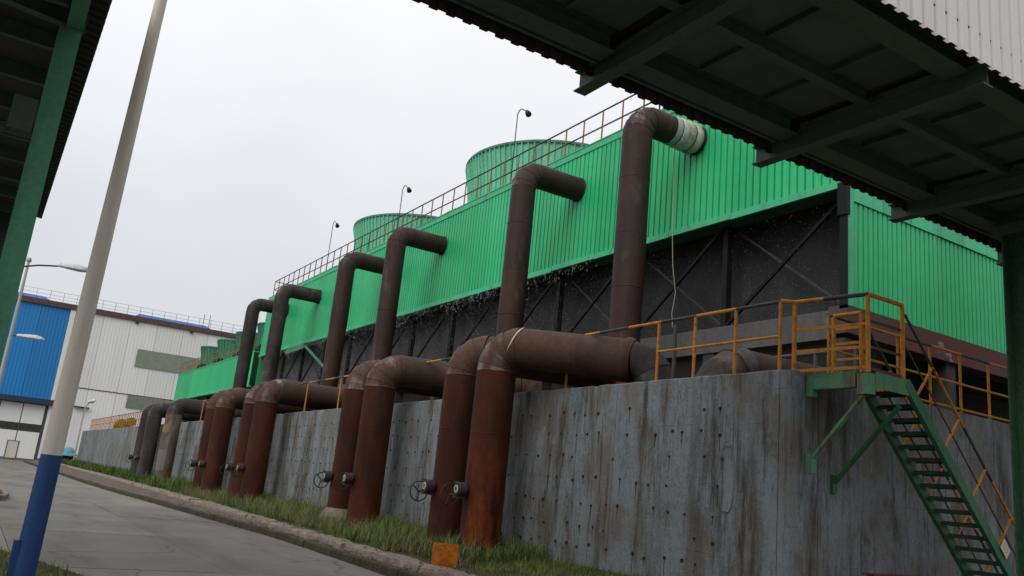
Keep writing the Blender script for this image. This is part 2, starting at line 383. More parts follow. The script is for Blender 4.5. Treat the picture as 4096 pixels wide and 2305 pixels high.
# ------------------------------------------------------------------ mesh helpers
class MB:
    def __init__(s): s.v = []; s.f = []
    def quad(s, a, b, c, d):
        i = len(s.v); s.v += [tuple(a), tuple(b), tuple(c), tuple(d)]; s.f.append((i, i+1, i+2, i+3))
    def tri(s, a, b, c):
        i = len(s.v); s.v += [tuple(a), tuple(b), tuple(c)]; s.f.append((i, i+1, i+2))
    def box(s, x0, x1, y0, y1, z0, z1):
        i = len(s.v)
        s.v += [(x, y, z) for z in (z0, z1) for y in (y0, y1) for x in (x0, x1)]
        s.f += [tuple(i+k for k in q) for q in ((0, 2, 3, 1), (4, 5, 7, 6), (0, 1, 5, 4), (2, 6, 7, 3), (0, 4, 6, 2), (1, 3, 7, 5))]
        return s
    def bar(s, a, b, w, h, up=(0, 0, 1)):
        """rectangular bar from a to b, w across, h along up"""
        a = Vector(a); b = Vector(b); d = (b-a).normalized(); up = Vector(up)
        sx = d.cross(up)
        if sx.length < 1e-4: sx = d.cross(Vector((1, 0, 0)))
        sx.normalize(); sz = sx.cross(d).normalized()
        i = len(s.v)
        for p in (a, b):
            for (p1, p2) in ((-1, -1), (1, -1), (1, 1), (-1, 1)):
                s.v.append(tuple(p + sx*(w/2*p1) + sz*(h/2*p2)))
        s.f += [tuple(i+k for k in q) for q in ((0, 1, 2, 3), (7, 6, 5, 4), (0, 4, 5, 1), (1, 5, 6, 2), (2, 6, 7, 3), (3, 7, 4, 0))]
        return s
    def ibeam(s, a, b, w, h, t=0.02):
        a = Vector(a); b = Vector(b)
        z = Vector((0, 0, 1))
        d = (b-a).normalized()
        up = z if abs(d.z) < 0.9 else Vector((0, 1, 0))
        s.bar(a + up*(h/2-t/2), b + up*(h/2-t/2), w, t, up)
        s.bar(a - up*(h/2-t/2), b - up*(h/2-t/2), w, t, up)
        s.bar(a, b, t, h-2*t-0.004, up)
        return s
    def sweep(s, pts, r, n=12, caps=True):
        pts = [Vector(p) for p in pts]
        rad = r if isinstance(r, (list, tuple)) else [r]*len(pts)
        tans = []
        for i in range(len(pts)):
            t = Vector((0, 0, 0))
            if i > 0: t += (pts[i]-pts[i-1]).normalized()
            if i < len(pts)-1: t += (pts[i+1]-pts[i]).normalized()
            tans.append(t.normalized())
        ref = Vector((0, 0, 1)) if abs(tans[0].z) < 0.9 else Vector((1, 0, 0))
        x = tans[0].cross(ref).normalized()
        base = len(s.v)
        for i, p in enumerate(pts):
            t = tans[i]
            x = (x - t*x.dot(t)).normalized(); y = t.cross(x)
            k = 1.0
            if 0 < i < len(pts)-1:
                k = 1/max(0.5, (pts[i]-pts[i-1]).normalized().dot(t))
            for j in range(n):
                a = 2*PI*j/n
                s.v.append(tuple(p + (x*math.cos(a) + y*math.sin(a))*rad[i]))
        for i in range(len(pts)-1):
            for j in range(n):
                j2 = (j+1) % n
                s.f.append((base+i*n+j, base+i*n+j2, base+(i+1)*n+j2, base+(i+1)*n+j))
        if caps:
            s.f.append(tuple(base+j for j in range(n))[::-1])
            s.f.append(tuple(base+(len(pts)-1)*n+j for j in range(n)))
        return s
    def lathe(s, prof, n=48, c=(0, 0), caps=False):
        base = len(s.v)
        for (rr_, z) in prof:
            for j in range(n):
                a = 2*PI*j/n
                s.v.append((c[0]+rr_*math.cos(a), c[1]+rr_*math.sin(a), z))
        for i in range(len(prof)-1):
            for j in range(n):
                j2 = (j+1) % n
                s.f.append((base+i*n+j, base+i*n+j2, base+(i+1)*n+j2, base+(i+1)*n+j))
        if caps:
            s.f.append(tuple(base+j for j in range(n))[::-1])
            s.f.append(tuple(base+(len(prof)-1)*n+j for j in range(n)))
        return s
    def mesh(s, name, mat, smooth=None):
        m = bpy.data.meshes.new(name)
        m.from_pydata(s.v, [], s.f)
        m.materials.append(mat)
        if smooth is not None:
            m.shade_smooth()
            m.set_sharp_from_angle(angle=math.radians(smooth))
        m.update()
        return m
    def obj(s, name, mat, parent=None, smooth=None):
        return link(name, s.mesh(name, mat, smooth), parent)

def link(name, mesh, parent=None, loc=None, rot=None):
    o = bpy.data.objects.new(name, mesh)
    COL.objects.link(o)
    if parent is not None:
        o.parent = parent
        pl = parent
        t = Vector((0, 0, 0))
        while pl is not None:
            t += Vector(pl.location); pl = pl.parent
        o.location = (Vector(loc) if loc is not None else Vector((0, 0, 0))) - t   # meshes are given in world coordinates
    elif loc is not None:
        o.location = loc
    if rot is not None: o.rotation_euler = rot
    return o

def tag(o, label=None, cat=None, group=None, kind=None):
    if label: o['label'] = label
    if cat: o['category'] = cat
    if group: o['group'] = group
    if kind: o['kind'] = kind
    return o

def thing(name, label, cat, loc=(0, 0, 0), group=None):
    o = bpy.data.objects.new(name, None)
    o.empty_display_size = 0.3
    COL.objects.link(o)
    o.location = loc
    return tag(o, label, cat, group)

def lerp(a, b, t): return a + (b-a)*t
def interp(tab, y):
    if y <= tab[0][0]: return tab[0][1]
    for (a, va), (b, vb) in zip(tab, tab[1:]):
        if y <= b: return lerp(va, vb, (y-a)/(b-a))
    return tab[-1][1]

# ------------------------------------------------------------------ ground, road, kerb, bank
KERB = [(-10, 6.2), (8, 6.25), (13, 6.28), (18, 6.42), (20.5, 6.44), (26, 6.15), (33, 5.85), (43, 5.42), (50, 5.25), (62, 5.15), (80, 5.0), (97, 4.9)]
EDGE_O = [(-10, 6.62), (8, 6.62), (13, 6.64), (18, 6.74), (22, 6.77), (29, 6.95), (41, 7.22), (60, 7.42), (97, 7.42)]
EDGE_I = [(-10, 7.0), (8, 7.0), (14, 7.04), (20, 7.20), (32, 7.62), (53, 7.95), (75, 7.9), (97, 7.9)]
b = MB(); b.quad((-400, -200, -0.06), (400, -200, -0.06), (400, 500, -0.06), (-400, 500, -0.06))
tag(b.obj('ground', MT['ground']), kind='structure')

road = bpy.data.objects.new('road', None); COL.objects.link(road); tag(road, kind='structure')
b = MB(); b.quad((-60, -30, -0.035), (6.0, -30, -0.035), (5.0, 105.9, -0.035), (-60, 105.9, -0.035))
b.obj('road_bed', MT['dust'], road)
ys = [-9.6+5.65*i for i in range(14)]            # slab joints; the nearest measured ones fall at y = 13 and 29
xs = [-8.2, -3.7, 0.82, 3.6, None]
for i in range(len(ys)-1):
    for j in range(4):
        g = 0.006
        y0, y1 = ys[i]+g, ys[i+1]-g
        xa, xb = xs[j]+g, (xs[j+1]-g if xs[j+1] is not None else None)
        dz = R.uniform(-0.004, 0.004)
        b = MB()
        k = 4
        for q in range(k):
            ya, yb = lerp(y0, y1, q/k), lerp(y0, y1, (q+1)/k)
            x1a = xb if xb is not None else interp(KERB, ya)+0.02
            x1b = xb if xb is not None else interp(KERB, yb)+0.02
            b.quad((xa, ya, dz), (x1a, ya, dz), (x1b, yb, dz), (xa, yb, dz))
            b.quad((xa, yb, dz), (xa, yb, dz-0.04), (xa, ya, dz-0.04), (xa, ya, dz))
            b.quad((x1a, ya, dz), (x1a, ya, dz-0.04), (x1b, yb, dz-0.04), (x1b, yb, dz))
        b.quad((xa, y0, dz), (xa, y0, dz-0.04), (x1a, y0, dz-0.04), (x1a, y0, dz))
        b.obj('slab', MT['road'], road)
yl = ys[-1]
b = MB()
for q in range(8):
    ya, yb = lerp(yl, 97, q/8), lerp(yl, 97, (q+1)/8)
    b.quad((-8, ya, -0.003), (interp(KERB, ya)+0.02, ya, -0.003), (interp(KERB, yb)+0.02, yb, -0.003), (-8, yb, -0.003))
b.quad((-30, 97.01, -0.003), (14, 97.01, -0.003), (14, 105.8, -0.003), (-30, 105.8, -0.003))
b.obj('far_slab', MT['road'], road)

# kerb stones
kerb = bpy.data.objects.new('kerb', None); COL.objects.link(kerb); tag(kerb, kind='structure')
y = 2.0
while y < 96:
    ln = 1.0 if y < 50 else 3.0
    g = 0.008
    a0, a1 = interp(KERB, y+g), interp(KERB, y+ln-g)
    h = 0.15 + R.uniform(-0.010, 0.010)
    dx = R.uniform(-0.012, 0.012)
    b = MB(); i = 0
    p = [(a0+dx, y+g), (a0+0.15+dx, y+g), (a1+0.15+dx, y+ln-g), (a1+dx, y+ln-g)]
    i = len(b.v)
    for z, ins in ((-0.05, 0), (h-0.02, 0), (h, 0.02)):
        for n_, (px, py) in enumerate(p):
            b.v.append((px + (ins if n_ in (0, 3) else 0), py, z))
    for lv in (0, 4):
        for k in range(4):
            b.f.append((lv+k, lv+(k+1) % 4, lv+4+(k+1) % 4, lv+4+k))
    b.f.append((8, 9, 10, 11))
    b.obj('kerb_stone', MT['kerb'], kerb)
    y += ln

# soil strip, broken concrete edging and the grassy bank up to the wall
def strip(f0, f1, y0, y1, n, k, noise=0.0, seed=1):
    rg = random.Random(seed); b = MB(); rows = []
    for i in range(n+1):
        yy = lerp(y0, y1, i/n); row = []
        for j in range(k+1):
            t = j/k
            x = lerp(f0(yy)[0], f1(yy)[0], t); z = lerp(f0(yy)[1], f1(yy)[1], t)
            row.append((x, yy, z + rg.uniform(-noise, noise)*(0 if j in (0, k) else 1)))
        rows.append(row)
    for i in range(n):
        for j in range(k):
            b.quad(rows[i][j], rows[i][j+1], rows[i+1][j+1], rows[i+1][j])
    return b
tag(strip(lambda y: (interp(KERB, y)+0.13, 0.125), lambda y: (interp(EDGE_O, y)+0.04, 0.155), 2, 97, 160, 4, 0.02, 3).obj('soil_strip', MT['dust'], None, 40), kind='structure')
tag(strip(lambda y: (interp(EDGE_I, y)-0.06, 0.19), lambda y: (9.51, 0.42), 2, 97, 160, 8, 0.03, 4).obj('grass_bank', MT['bank'], None, 40), kind='structure')
edg = bpy.data.objects.new('concrete_edging', None); COL.objects.link(edg); tag(edg, kind='structure')
y = 3.0
while y < 90:
    ln = R.uniform(2.4, 4.5) * (1 if y < 45 else 2.5)
    g = 0.005
    k = 12
    b = MB(); rows = []
    for i in range(k+1):
        yy = lerp(y+g, y+ln-g, i/k)
        xo = interp(EDGE_O, yy) + R.uniform(-0.05, 0.11)
        xi = interp(EDGE_I, yy) + R.uniform(-0.02, 0.02)
        zt = 0.255 + R.uniform(-0.022, 0.018)
        rows.append([(xo-0.04, yy, 0.02), (xo, yy, zt-0.03+R.uniform(-0.03, 0.02)), (xo+R.uniform(0.02, 0.07), yy, zt), (lerp(xo, xi, 0.6), yy, zt+R.uniform(-0.01, 0.01)), (xi, yy, zt-0.01), (xi, yy, 0.05)])
    for i in range(k):
        for j in range(5):
            b.quad(rows[i][j], rows[i][j+1], rows[i+1][j+1], rows[i+1][j])
    for row in (rows[0], rows[-1]):
        i = len(b.v); b.v += row; b.f.append(tuple(range(i, i+6)))
    b.obj('concrete_piece', MT['edging'], edg)
    y += ln

b = MB(); rgx = random.Random(31)  # dark lumps added in place of the shaded pits of the edging
for _ in range(620):
    y = 6 + 40*rgx.random()**1.6
    on_top = rgx.random() < 0.45
    if on_top: x, z = rgx.uniform(interp(EDGE_O, y)+0.06, interp(EDGE_I, y)), 0.262
    else: x, z = rgx.uniform(interp(KERB, y)+0.16, interp(EDGE_O, y)+0.02), 0.15
    q = rgx.uniform(0.010, 0.032); a = rgx.uniform(0, PI)
    i = len(b.v)
    for k in range(5):
        t_ = a + 2*PI*k/5; rq = q*rgx.uniform(0.7, 1.3)
        b.v.append((x+rq*math.cos(t_), y+rq*1.5*math.sin(t_), z-0.012))
    b.v.append((x, y, z+q*rgx.uniform(0.4, 0.8)))
    for k in range(5): b.f.append((i+k, i+(k+1) % 5, i+5))
tag(b.obj('pit_lumps', MT['pit_dark']), 'small dark lumps standing in for shaded pits in the broken kerb strip', None, None, 'stuff')
# grass island on the left with the lamp pole, and the far one with a rounded kerb
b = MB()
isl = [(-6, 3), (1.75, 3), (1.75, 10.6), (1.62, 11.6), (1.36, 12.5), (1.05, 13.6), (0.72, 14.5), (0.2, 15.2), (-6, 15.4)]
i = len(b.v); b.v += [(x, y, 0.03) for x, y in isl]; b.f.append(tuple(range(len(isl))))
b.v += [(x, y, -0.04) for x, y in isl]
for k in range(len(isl)): b.f.append((k, len(isl)+k, len(isl)+(k+1) % len(isl), (k+1) % len(isl)))
tag(b.obj('grass_verge', MT['bank']), kind='structure')
isl2 = [(-5, 26.6), (0.4, 26.6), (0.85, 27.0), (1.15, 27.7), (1.27, 28.7), (1.28, 31), (1.2, 40), (-5, 40)]
b = MB(); n_ = len(isl2)
ctr = Vector((-1.5, 33, 0))
def inset(p, d):
    q = Vector((p[0], p[1], 0)); v = (ctr-q); v.normalize(); q += v*d; return q
for z, d in ((-0.03, 0), (0.13, 0), (0.15, 0.03), (0.15, 0.2), (0.10, 0.21)):
    for p in isl2:
        q = inset(p, d); b.v.append((q.x, q.y, z))
for lv in range(4):
    for k in range(n_):
        b.f.append((lv*n_+k, lv*n_+(k+1) % n_, (lv+1)*n_+(k+1) % n_, (lv+1)*n_+k))
tag(b.obj('island_kerb', MT['edging']), kind='structure')
b = MB(); b.v = [(*inset(p, 0.21).xy, 0.105) for p in isl2]; b.f = [tuple(range(n_))]
tag(b.obj('grass_island', MT['bank']), kind='structure')

# ------------------------------------------------------------------ grass and weeds
def blades(name, spots, mat, hmin, hmax, wid, label=None, lean=0.5, seed=5):
    """spots: (n,3) roots; one bent blade of three triangles each"""
    rg = np.random.RandomState(seed)
    P = np.asarray(spots, float); n = len(P)
    clump = 0.78+0.22*np.sin(P[:, 1]*3.1+np.sin(P[:, 0]*5))*np.sin(P[:, 1]*1.3+P[:, 0]*4)
    h = rg.uniform(hmin, hmax, n) * (0.5+0.8*rg.rand(n)**2) * clump
    a = rg.uniform(0, 2*PI, n); bd = rg.uniform(0.1, lean, n)*h
    dx, dy = np.cos(a), np.sin(a); wx, wy = -dy*wid, dx*wid
    V = np.zeros((n, 5, 3))
    V[:, 0] = P + np.stack([wx, wy, 0*h], 1); V[:, 1] = P - np.stack([wx, wy, 0*h], 1)
    mid = P + np.stack([dx*bd*0.3, dy*bd*0.3, h*0.55], 1)
    V[:, 2] = mid - np.stack([wx, wy, 0*h], 1)*0.8; V[:, 3] = mid + np.stack([wx, wy, 0*h], 1)*0.8
    V[:, 4] = P + np.stack([dx*bd, dy*bd, h], 1)
    m = bpy.data.meshes.new(name)
    m.vertices.add(n*5); m.vertices.foreach_set('co', V.reshape(-1))
    base = np.arange(n)[:, None]*5
    tri = np.concatenate([base+np.array([0, 1, 2]), base+np.array([0, 2, 3]), base+np.array([3, 2, 4])], 1).reshape(-1)
    m.loops.add(len(tri)); m.loops.foreach_set('vertex_index', tri.astype(np.int32))
    m.polygons.add(n*3); m.polygons.foreach_set('loop_start', np.arange(n*3, dtype=np.int32)*3)
    m.materials.append(mat)
    m.update(calc_edges=True); m.validate()
    return tag(link(name, m), label, None, None, 'stuff')
rg = np.random.RandomState(11)
def dens(y, x):
    return 0.5+0.5*np.sin(y*0.9+np.sin(x*2))*np.cos(y*0.37+1)
sp = []
for _ in range(150000):
    y = 6.0 + 48*rg.rand()**1.7
    t = rg.rand()
    x0 = interp(EDGE_I, y)+0.02
    x = lerp(x0, 9.45, t)
    if y < 13.2 and rg.rand() > 0.7*(1 if x > 7.3 else 0.5): continue
    if rg.rand() > 0.45+0.55*dens(y, x): continue
    if abs(x-8.6) < 0.42 and any(abs(y-q) < 0.42 for q in (14.4, 15.75, 20.15, 21.6)): continue
    if t < 0.16 and (math.sin(y*2.3)+math.sin(y*0.9+1) > 0.1 or rg.rand() < 0.5): continue
    z = lerp(0.19, 0.42, (x-x0)/(9.5-x0))
    sp.append((x, y, z-0.01))
sp = np.array(sp)
near = sp[:, 1] < 13.2
blades('grass', sp[~near], MT['grass'], 0.20, 0.50, 0.006, 'long green grass growing between the pipes along the wall', 1.5)
blades('short_grass', sp[near], MT['grass'], 0.06, 0.20, 0.005, 'sparse short grass at the foot of the near wall', 0.9, 8)
sp = []
for _ in range(6000):
    y = rg.uniform(13.6, 46); x = rg.uniform(interp(EDGE_I, y)+0.1, 9.4)
    if abs(x-8.6) < 0.42 and any(abs(y-q) < 0.42 for q in (14.4, 15.75, 20.15, 21.6)): continue
    sp.append((x, y, 0.3))
blades('seed_grass', sp, MT['dry'], 0.30, 0.62, 0.004, 'thin pale seed stalks standing out of the long grass', 1.0, 14)
sp = []
for _ in range(12000):
    y = rg.uniform(38, 96); x = rg.uniform(interp(EDGE_I, y)+0.1, 9.4)
    sp.append((x, y, 0.28))
blades('weeds', sp, MT['bush'], 0.25, 0.62, 0.035, 'bright leafy weeds along the far wall', 0.8, 9)
sp = []
for _ in range(26000):
    x, y = rg.uniform(-2.5, 1.75), rg.uniform(8, 15.3)
    lim = interp([(8, 1.75), (10.6, 1.7), (11.6, 1.58), (12.5, 1.30), (13.6, 1.0), (14.5, 0.68), (15.3, 0.0)], y)
    if x < lim and rg.rand() < 0.8: sp.append((x, y, 0.02))
blades('verge_grass', sp, MT['grass'], 0.04, 0.14, 0.005, 'mown grass around the blue foot of the lamp pole', 0.9, 10)
sp = [(rg.uniform(-1.5, 1.0), rg.uniform(27.3, 36), 0.1) for _ in range(5000)]
blades('island_grass', sp, MT['grass'], 0.1, 0.25, 0.012, 'short grass on the small kerbed island by the road', 0.8, 12)
sp = [(7.45+rg.normal()*0.12, 13.35+rg.normal()*0.2, 0.24) for _ in range(130)]
blades('dry_grass', sp, MT['dry'], 0.3, 0.62, 0.006, 'tuft of dry pale straw beside the orange marker', 1.3, 13)

# ------------------------------------------------------------------ basin: wall, water, rails
WX, WY, WZ = 9.5, 8.04, 3.62
wall = thing('basin_wall', 'long grey concrete basin wall, stained with streaks, behind the rusty pipes', 'wall', (WX, WY, 0))
def wall_bay(y0, y1, seed):
    rg = random.Random(seed)
    n = max(6, int((y1-y0)/0.22)); b = MB(); g = 0.006
    pts = [lerp(y0+g, y1-g, i/n) for i in range(n+1)]
    tops = [WZ + rg.uniform(-0.008, 0.004) - (0.04*rg.random() if rg.random() < 0.10 else 0) for _ in pts]
    for i in range(n):
        a, c = pts[i], pts[i+1]
        b.quad((WX, a, 0.2), (WX, c, 0.2), (WX, c, tops[i+1]-0.02), (WX, a, tops[i]-0.02))
        b.quad((WX, a, tops[i]-0.02), (WX, c, tops[i+1]-0.02), (WX+0.025, c, tops[i+1]), (WX+0.025, a, tops[i]))
        b.quad((WX+0.025, a, tops[i]), (WX+0.025, c, tops[i+1]), (WX+0.32, c, WZ-0.01), (WX+0.32, a, WZ-0.01))
        b.quad((WX+0.32, a, WZ-0.01), (WX+0.32, c, WZ-0.01), (WX+0.32, c, 2.0), (WX+0.32, a, 2.0))
    b.quad((WX, y0+g, 0.2), (WX, y0+g, tops[0]-0.02), (WX+0.32, y0+g, WZ-0.01), (WX+0.32, y0+g, 0.2))
    b.quad((WX, y1-g, 0.2), (WX+0.32, y1-g, 0.2), (WX+0.32, y1-g, WZ-0.01), (WX, y1-g, tops[-1]-0.02))
    return b.obj('wall_bay', MT['wall'], wall)
joints = [8.04, 11.65, 12.2, 16.9, 18.9, 24.6, 27.3, 33.2, 39, 45, 52, 60, 70, 83, 97.2]
for i, (a, c) in enumerate(zip(joints, joints[1:])): wall_bay(a, c, 50+i)
b = MB()                                             # chamfered near corner and the end face
cor = [(9.5, 8.035), (9.515, 7.95), (9.57, 7.89), (9.66, 7.865), (9.82, 7.86), (9.825, 8.05)]
for (xa, ya), (xb, yb) in zip(cor, cor[1:]):
    b.quad((xb, yb, 0), (xa, ya, 0), (xa, ya, WZ-0.01), (xb, yb, WZ-0.01))
    b.tri((xb, yb, WZ-0.01), (xa, ya, WZ-0.01), (9.80, 8.34, WZ+0.01))
b.obj('wall_corner', MT['wall'], wall)
endx = [9.83, 10.35, 13.2, 17.5, 24, 36]
for a, c in zip(endx, endx[1:]):
    b = MB(); n = max(3, int((c-a)/0.25))
    pts = [lerp(a+0.006, c-0.006, i/n) for i in range(n+1)]
    tops = [WZ-0.01 + R.uniform(-0.008, 0.005) for _ in pts]
    off = 0.0
    for i in range(n):
        b.quad((pts[i+1], WY+off, 0), (pts[i], WY+off, 0), (pts[i], WY+off, tops[i]), (pts[i+1], WY+off, tops[i+1]))
        b.quad((pts[i+1], WY+off, tops[i+1]), (pts[i], WY+off, tops[i]), (pts[i], WY+0.3, WZ-0.02), (pts[i+1], WY+0.3, WZ-0.02))
        b.quad((pts[i+1], WY+0.3, WZ-0.02), (pts[i], WY+0.3, WZ-0.02), (pts[i], WY+0.3, 2), (pts[i+1], WY+0.3, 2))
    b.quad((pts[0], WY+off, 0), (pts[0], WY+0.3, 0), (pts[0], WY+0.3, WZ-0.02), (pts[0], WY+off, tops[0]))
    b.quad((pts[-1], WY+off, 0), (pts[-1], WY+off, tops[-1]), (pts[-1], WY+0.3, WZ-0.02), (pts[-1], WY+0.3, 0))
    b.obj('wall_bay', MT['wall'], wall)
b = MB(); b.quad((9.5, 97.2, 0), (36, 97.2, 0), (36, 97.2, WZ), (9.5, 97.2, WZ)); b.quad((9.5, 97.2, WZ), (36, 97.2, WZ), (36, 96.9, WZ), (9.5, 96.9, WZ)); b.quad((36, 96.9, WZ), (36, 96.9, 2), (9.5, 96.9, 2), (9.5, 96.9, WZ))
b.obj('far_wall_bay', MT['wall'], wall)
# rusty form-tie stubs
hm = None
def tie_mesh():
    b = MB(); s = 0.026
    rgx = random.Random(4)
    ring = [(s*math.copysign(abs(math.cos(a))**0.5, math.cos(a))*rgx.uniform(0.85, 1.1), s*1.1*math.copysign(abs(math.sin(a))**0.5, math.sin(a))*rgx.uniform(0.85, 1.1)) for a in [k*PI/4+0.39 for k in range(8)]]
    b.v = [(0.004, y, z) for y, z in ring] + [(-0.014, y*0.8, z*0.8) for y, z in ring]
    for k in range(8): b.f.append((k, (k+1) % 8, 8+(k+1) % 8, 8+k))
    b.f.append(tuple(range(8, 16)))
    return b.mesh('tie_stub', MT['hole'])
hm = tie_mesh()
cnt = 0; far = MB(); drip = MB(); yy = 9.15
rows_z = [3.12, 2.72, 2.32, 1.92, 1.5, 1.1, 0.75]
while yy < 62:
    for z in rows_z:
        if R.random() < 0.27: continue
        y2, z2 = yy+R.uniform(-0.09, 0.09), z+R.uniform(-0.045, 0.045)
        if R.random() < 0.6:
            dl = R.uniform(0.08, 0.38); dw = R.uniform(0.006, 0.016)
            drip.quad((WX-0.003, y2-dw, z2-0.02), (WX-0.003, y2+dw, z2-0.02), (WX-0.0025, y2+dw*0.25+R.uniform(-0.01, 0.01), z2-dl), (WX-0.0025, y2-dw*0.25, z2-dl))
        if cnt < 290:
            o = link('tie_stub', hm, wall, (WX, y2, z2)); s_ = R.uniform(0.75, 1.3); o.scale = (1, s_, s_); cnt += 1
        else:
            far.box(WX-0.008, WX+0.004, y2-0.022, y2+0.022, z2-0.03, z2+0.03)
    yy += 0.37
tag(far.obj('tie_stubs', MT['hole'], wall), kind='stuff')
tag(drip.obj('rust_drips', MT['drip'], wall), kind='stuff')
# spalled patch with a rim, right of the middle of the near wall
b = MB(); rgx = random.Random(9)
ring = []
for k in range(28):
    a = 2*PI*k/28
    ring.append((8.98+0.155*math.cos(a)*rgx.uniform(0.85, 1.15), 2.05+0.52*math.copysign(abs(math.sin(a))**0.6, math.sin(a))*rgx.uniform(0.93, 1.05)))
b.v = [(WX-0.001, y, z) for y, z in ring] + [(WX-0.02, lerp(8.98, y, 0.93), lerp(2.05, z, 0.97)) for y, z in ring] + [(WX-0.004, lerp(8.98, y, 0.75), lerp(2.05, z, 0.9)) for y, z in ring]
for lv in (0, 28):
    for k in range(28): b.f.append((lv+k, lv+(k+1) % 28, lv+28+(k+1) % 28, lv+28+k))
b.f.append(tuple(range(56, 84)))
b.obj('render_patch', MT['wall'], wall, 30)

b = MB(); b.quad((9.8, 8.3, 2.75), (36, 8.3, 2.75), (36, 96.9, 2.75), (9.8, 96.9, 2.75))
tag(b.obj('water', MT['water']), kind='structure')

def rail_run(parent, path, posts, h, zb, mats, mid=(0.5,), r=0.024, seg=None, post_r=None):
    """path: list of xy; posts along; top rail in alternating pieces"""
    pm = {}
    pr = post_r or r
    for (x, y) in posts:
        b = MB().sweep([(x, y, zb), (x, y, zb+h)], pr, 8)
        b.obj('post', mats[0], parent, 40)
    for (x0, y0), (x1, y1) in zip(path, path[1:]):
        L_ = math.hypot(x1-x0, y1-y0)
        k = max(1, round(L_/seg)) if seg else 1
        for i in range(k):
            t0, t1 = i/k, (i+1)/k
            b = MB().sweep([(lerp(x0, x1, t0), lerp(y0, y1, t0), zb+h), (lerp(x0, x1, t1), lerp(y0, y1, t1), zb+h)], r*1.1, 8)
            b.obj('top_rail', mats[1] if (i % 2 == 0) else mats[0], parent, 40)
        for m_ in mid:
            b = MB().sweep([(x0, y0, zb+h*m_), (x1, y1, zb+h*m_)], r*0.85, 8)
            b.obj('mid_rail', mats[0], parent, 40)

fr = thing('basin_railing', 'yellow and black pipe railing along the top of the long basin wall', 'railing', (9.6, 8.12, 3.6))
PIPE_Y = [14.40, 15.75, 20.15, 21.60, 30.15, 31.60, 36.0, 37.55, 46.4, 51.9, 54.2]
ps = [8.14, 9.0, 9.88, 10.76, 13.38, 18.2, 25.7, 28.9, 33.6, 39.5, 44.8] + [57.0+0.88*k for k in range(0, 41)]
ps = [y for y in ps if y < 14 or all(abs(y-q) > 0.52 for q in PIPE_Y)]
rail_run(fr, [], [(9.6, y) for y in ps], 1.05, 3.6, (MT['yellow'], MT['railblack']), (0.5,), 0.026, 0.88)
spans = [(8.14, 14.1)] + [(a_+0.46, c_-0.46) for a_, c_ in zip(PIPE_Y[1:], PIPE_Y[2:]) if c_-a_ > 2] + [(54.66, ps[-1])]
for ya, yb in spans:
    rail_run(fr, [(9.6, ya), (9.6, yb)], [], 1.05, 3.6, (MT['yellow'], MT['railblack']), () if ya < 50 else (0.5,), 0.026, 0.88)
for ya, yb in ((8.14, 9.0), (9.0, 9.88), (9.88, 10.76)):
    MB().sweep([(9.6, ya, 4.13), (9.6, yb, 4.13)], 0.022, 8).obj('mid_rail', MT['yellow'], fr, 40)
er = thing('end_railing', 'yellow and black railing on the end wall, running behind the staircase', 'railing', (10.65, 8.1, 3.6))
pe = [(10.65, 8.1)] + [(10.65+0.9*k, 8.14) for k in range(1, 12)]
rail_run(er, [(10.65, 8.12), (10.65+0.9*11, 8.14)], pe, 1.05, 3.6, (MT['yellow'], MT['railblack']), (0.5, 0.08), 0.024, 0.9)

# ------------------------------------------------------------------ cooling tower
TX0, TX1, TY0, TY1 = 16.05, 32.0, 11.75, 60.0
ZF, ZT, ZE, ZB = 9.35, 13.55, 6.45, 5.68
tower = thing('cooling_tower', 'big bright green corrugated cooling tower with two ribbed fan stacks', 'cooling tower', (16.05, 11.75, 2.75))
def corr(width, h, nr, depth=0.06, gw=0.050):
    """corrugated sheet in the YZ plane facing -X, from y=0 to width"""
    b = MB(); p = width/nr; pr = []
    for k in range(nr):
        y = k*p
        pr += [(0, y), (0, y+p-gw-0.012), (depth, y+p-gw-0.004), (depth, y+p-0.008)]
    pr.append((0, width-0.002))
    for (xa, ya), (xb, yb) in zip(pr, pr[1:]):
        b.quad((xa, ya, 0), (xa, ya, h), (xb, yb, h), (xb, yb, 0))
    return b
PW = (TY1-TY0)/40
pm_long = corr(PW, ZT-ZF-0.30, 5).mesh('sheet_panel', MT['sheet'])
for k in range(40):
    o = link('sheet_panel', pm_long, tower, (TX0+R.uniform(-0.003, 0.003), TY0+k*PW, ZF+0.12))
EW = (TX1-TX0)/14
pm_e1 = corr(EW, 9.05-ZE, 6).mesh('end_panel', MT['sheet'])
pm_e2 = corr(EW, ZT-9.62, 6).mesh('end_panel_upper', MT['sheet'])
for k in range(14):
    x = TX0+0.24+(k+1)*EW
    link('end_panel', pm_e1, tower, (x, TY0+0.01+R.uniform(-0.003, 0.003), ZE), (0, 0, PI/2))
    link('end_panel', pm_e2, tower, (x, TY0+0.01, 9.62), (0, 0, PI/2))
    fl = MB().box(x-EW+0.012, x-0.012, TY0-0.03+R.uniform(-0.006, 0.006), TY0+0.012, 9.0, 9.63)
    fl.obj('end_flashing', MT['trim'], tower)
b = MB(); b.box(TX0-0.03, TX0+0.02, TY0, TY1, ZT-0.18, ZT+0.05); b.box(TX0-0.05, TX0+0.3, TY0-0.05, TY1, ZT+0.052, ZT+0.09)
b.obj('top_trim', MT['trim'], tower)
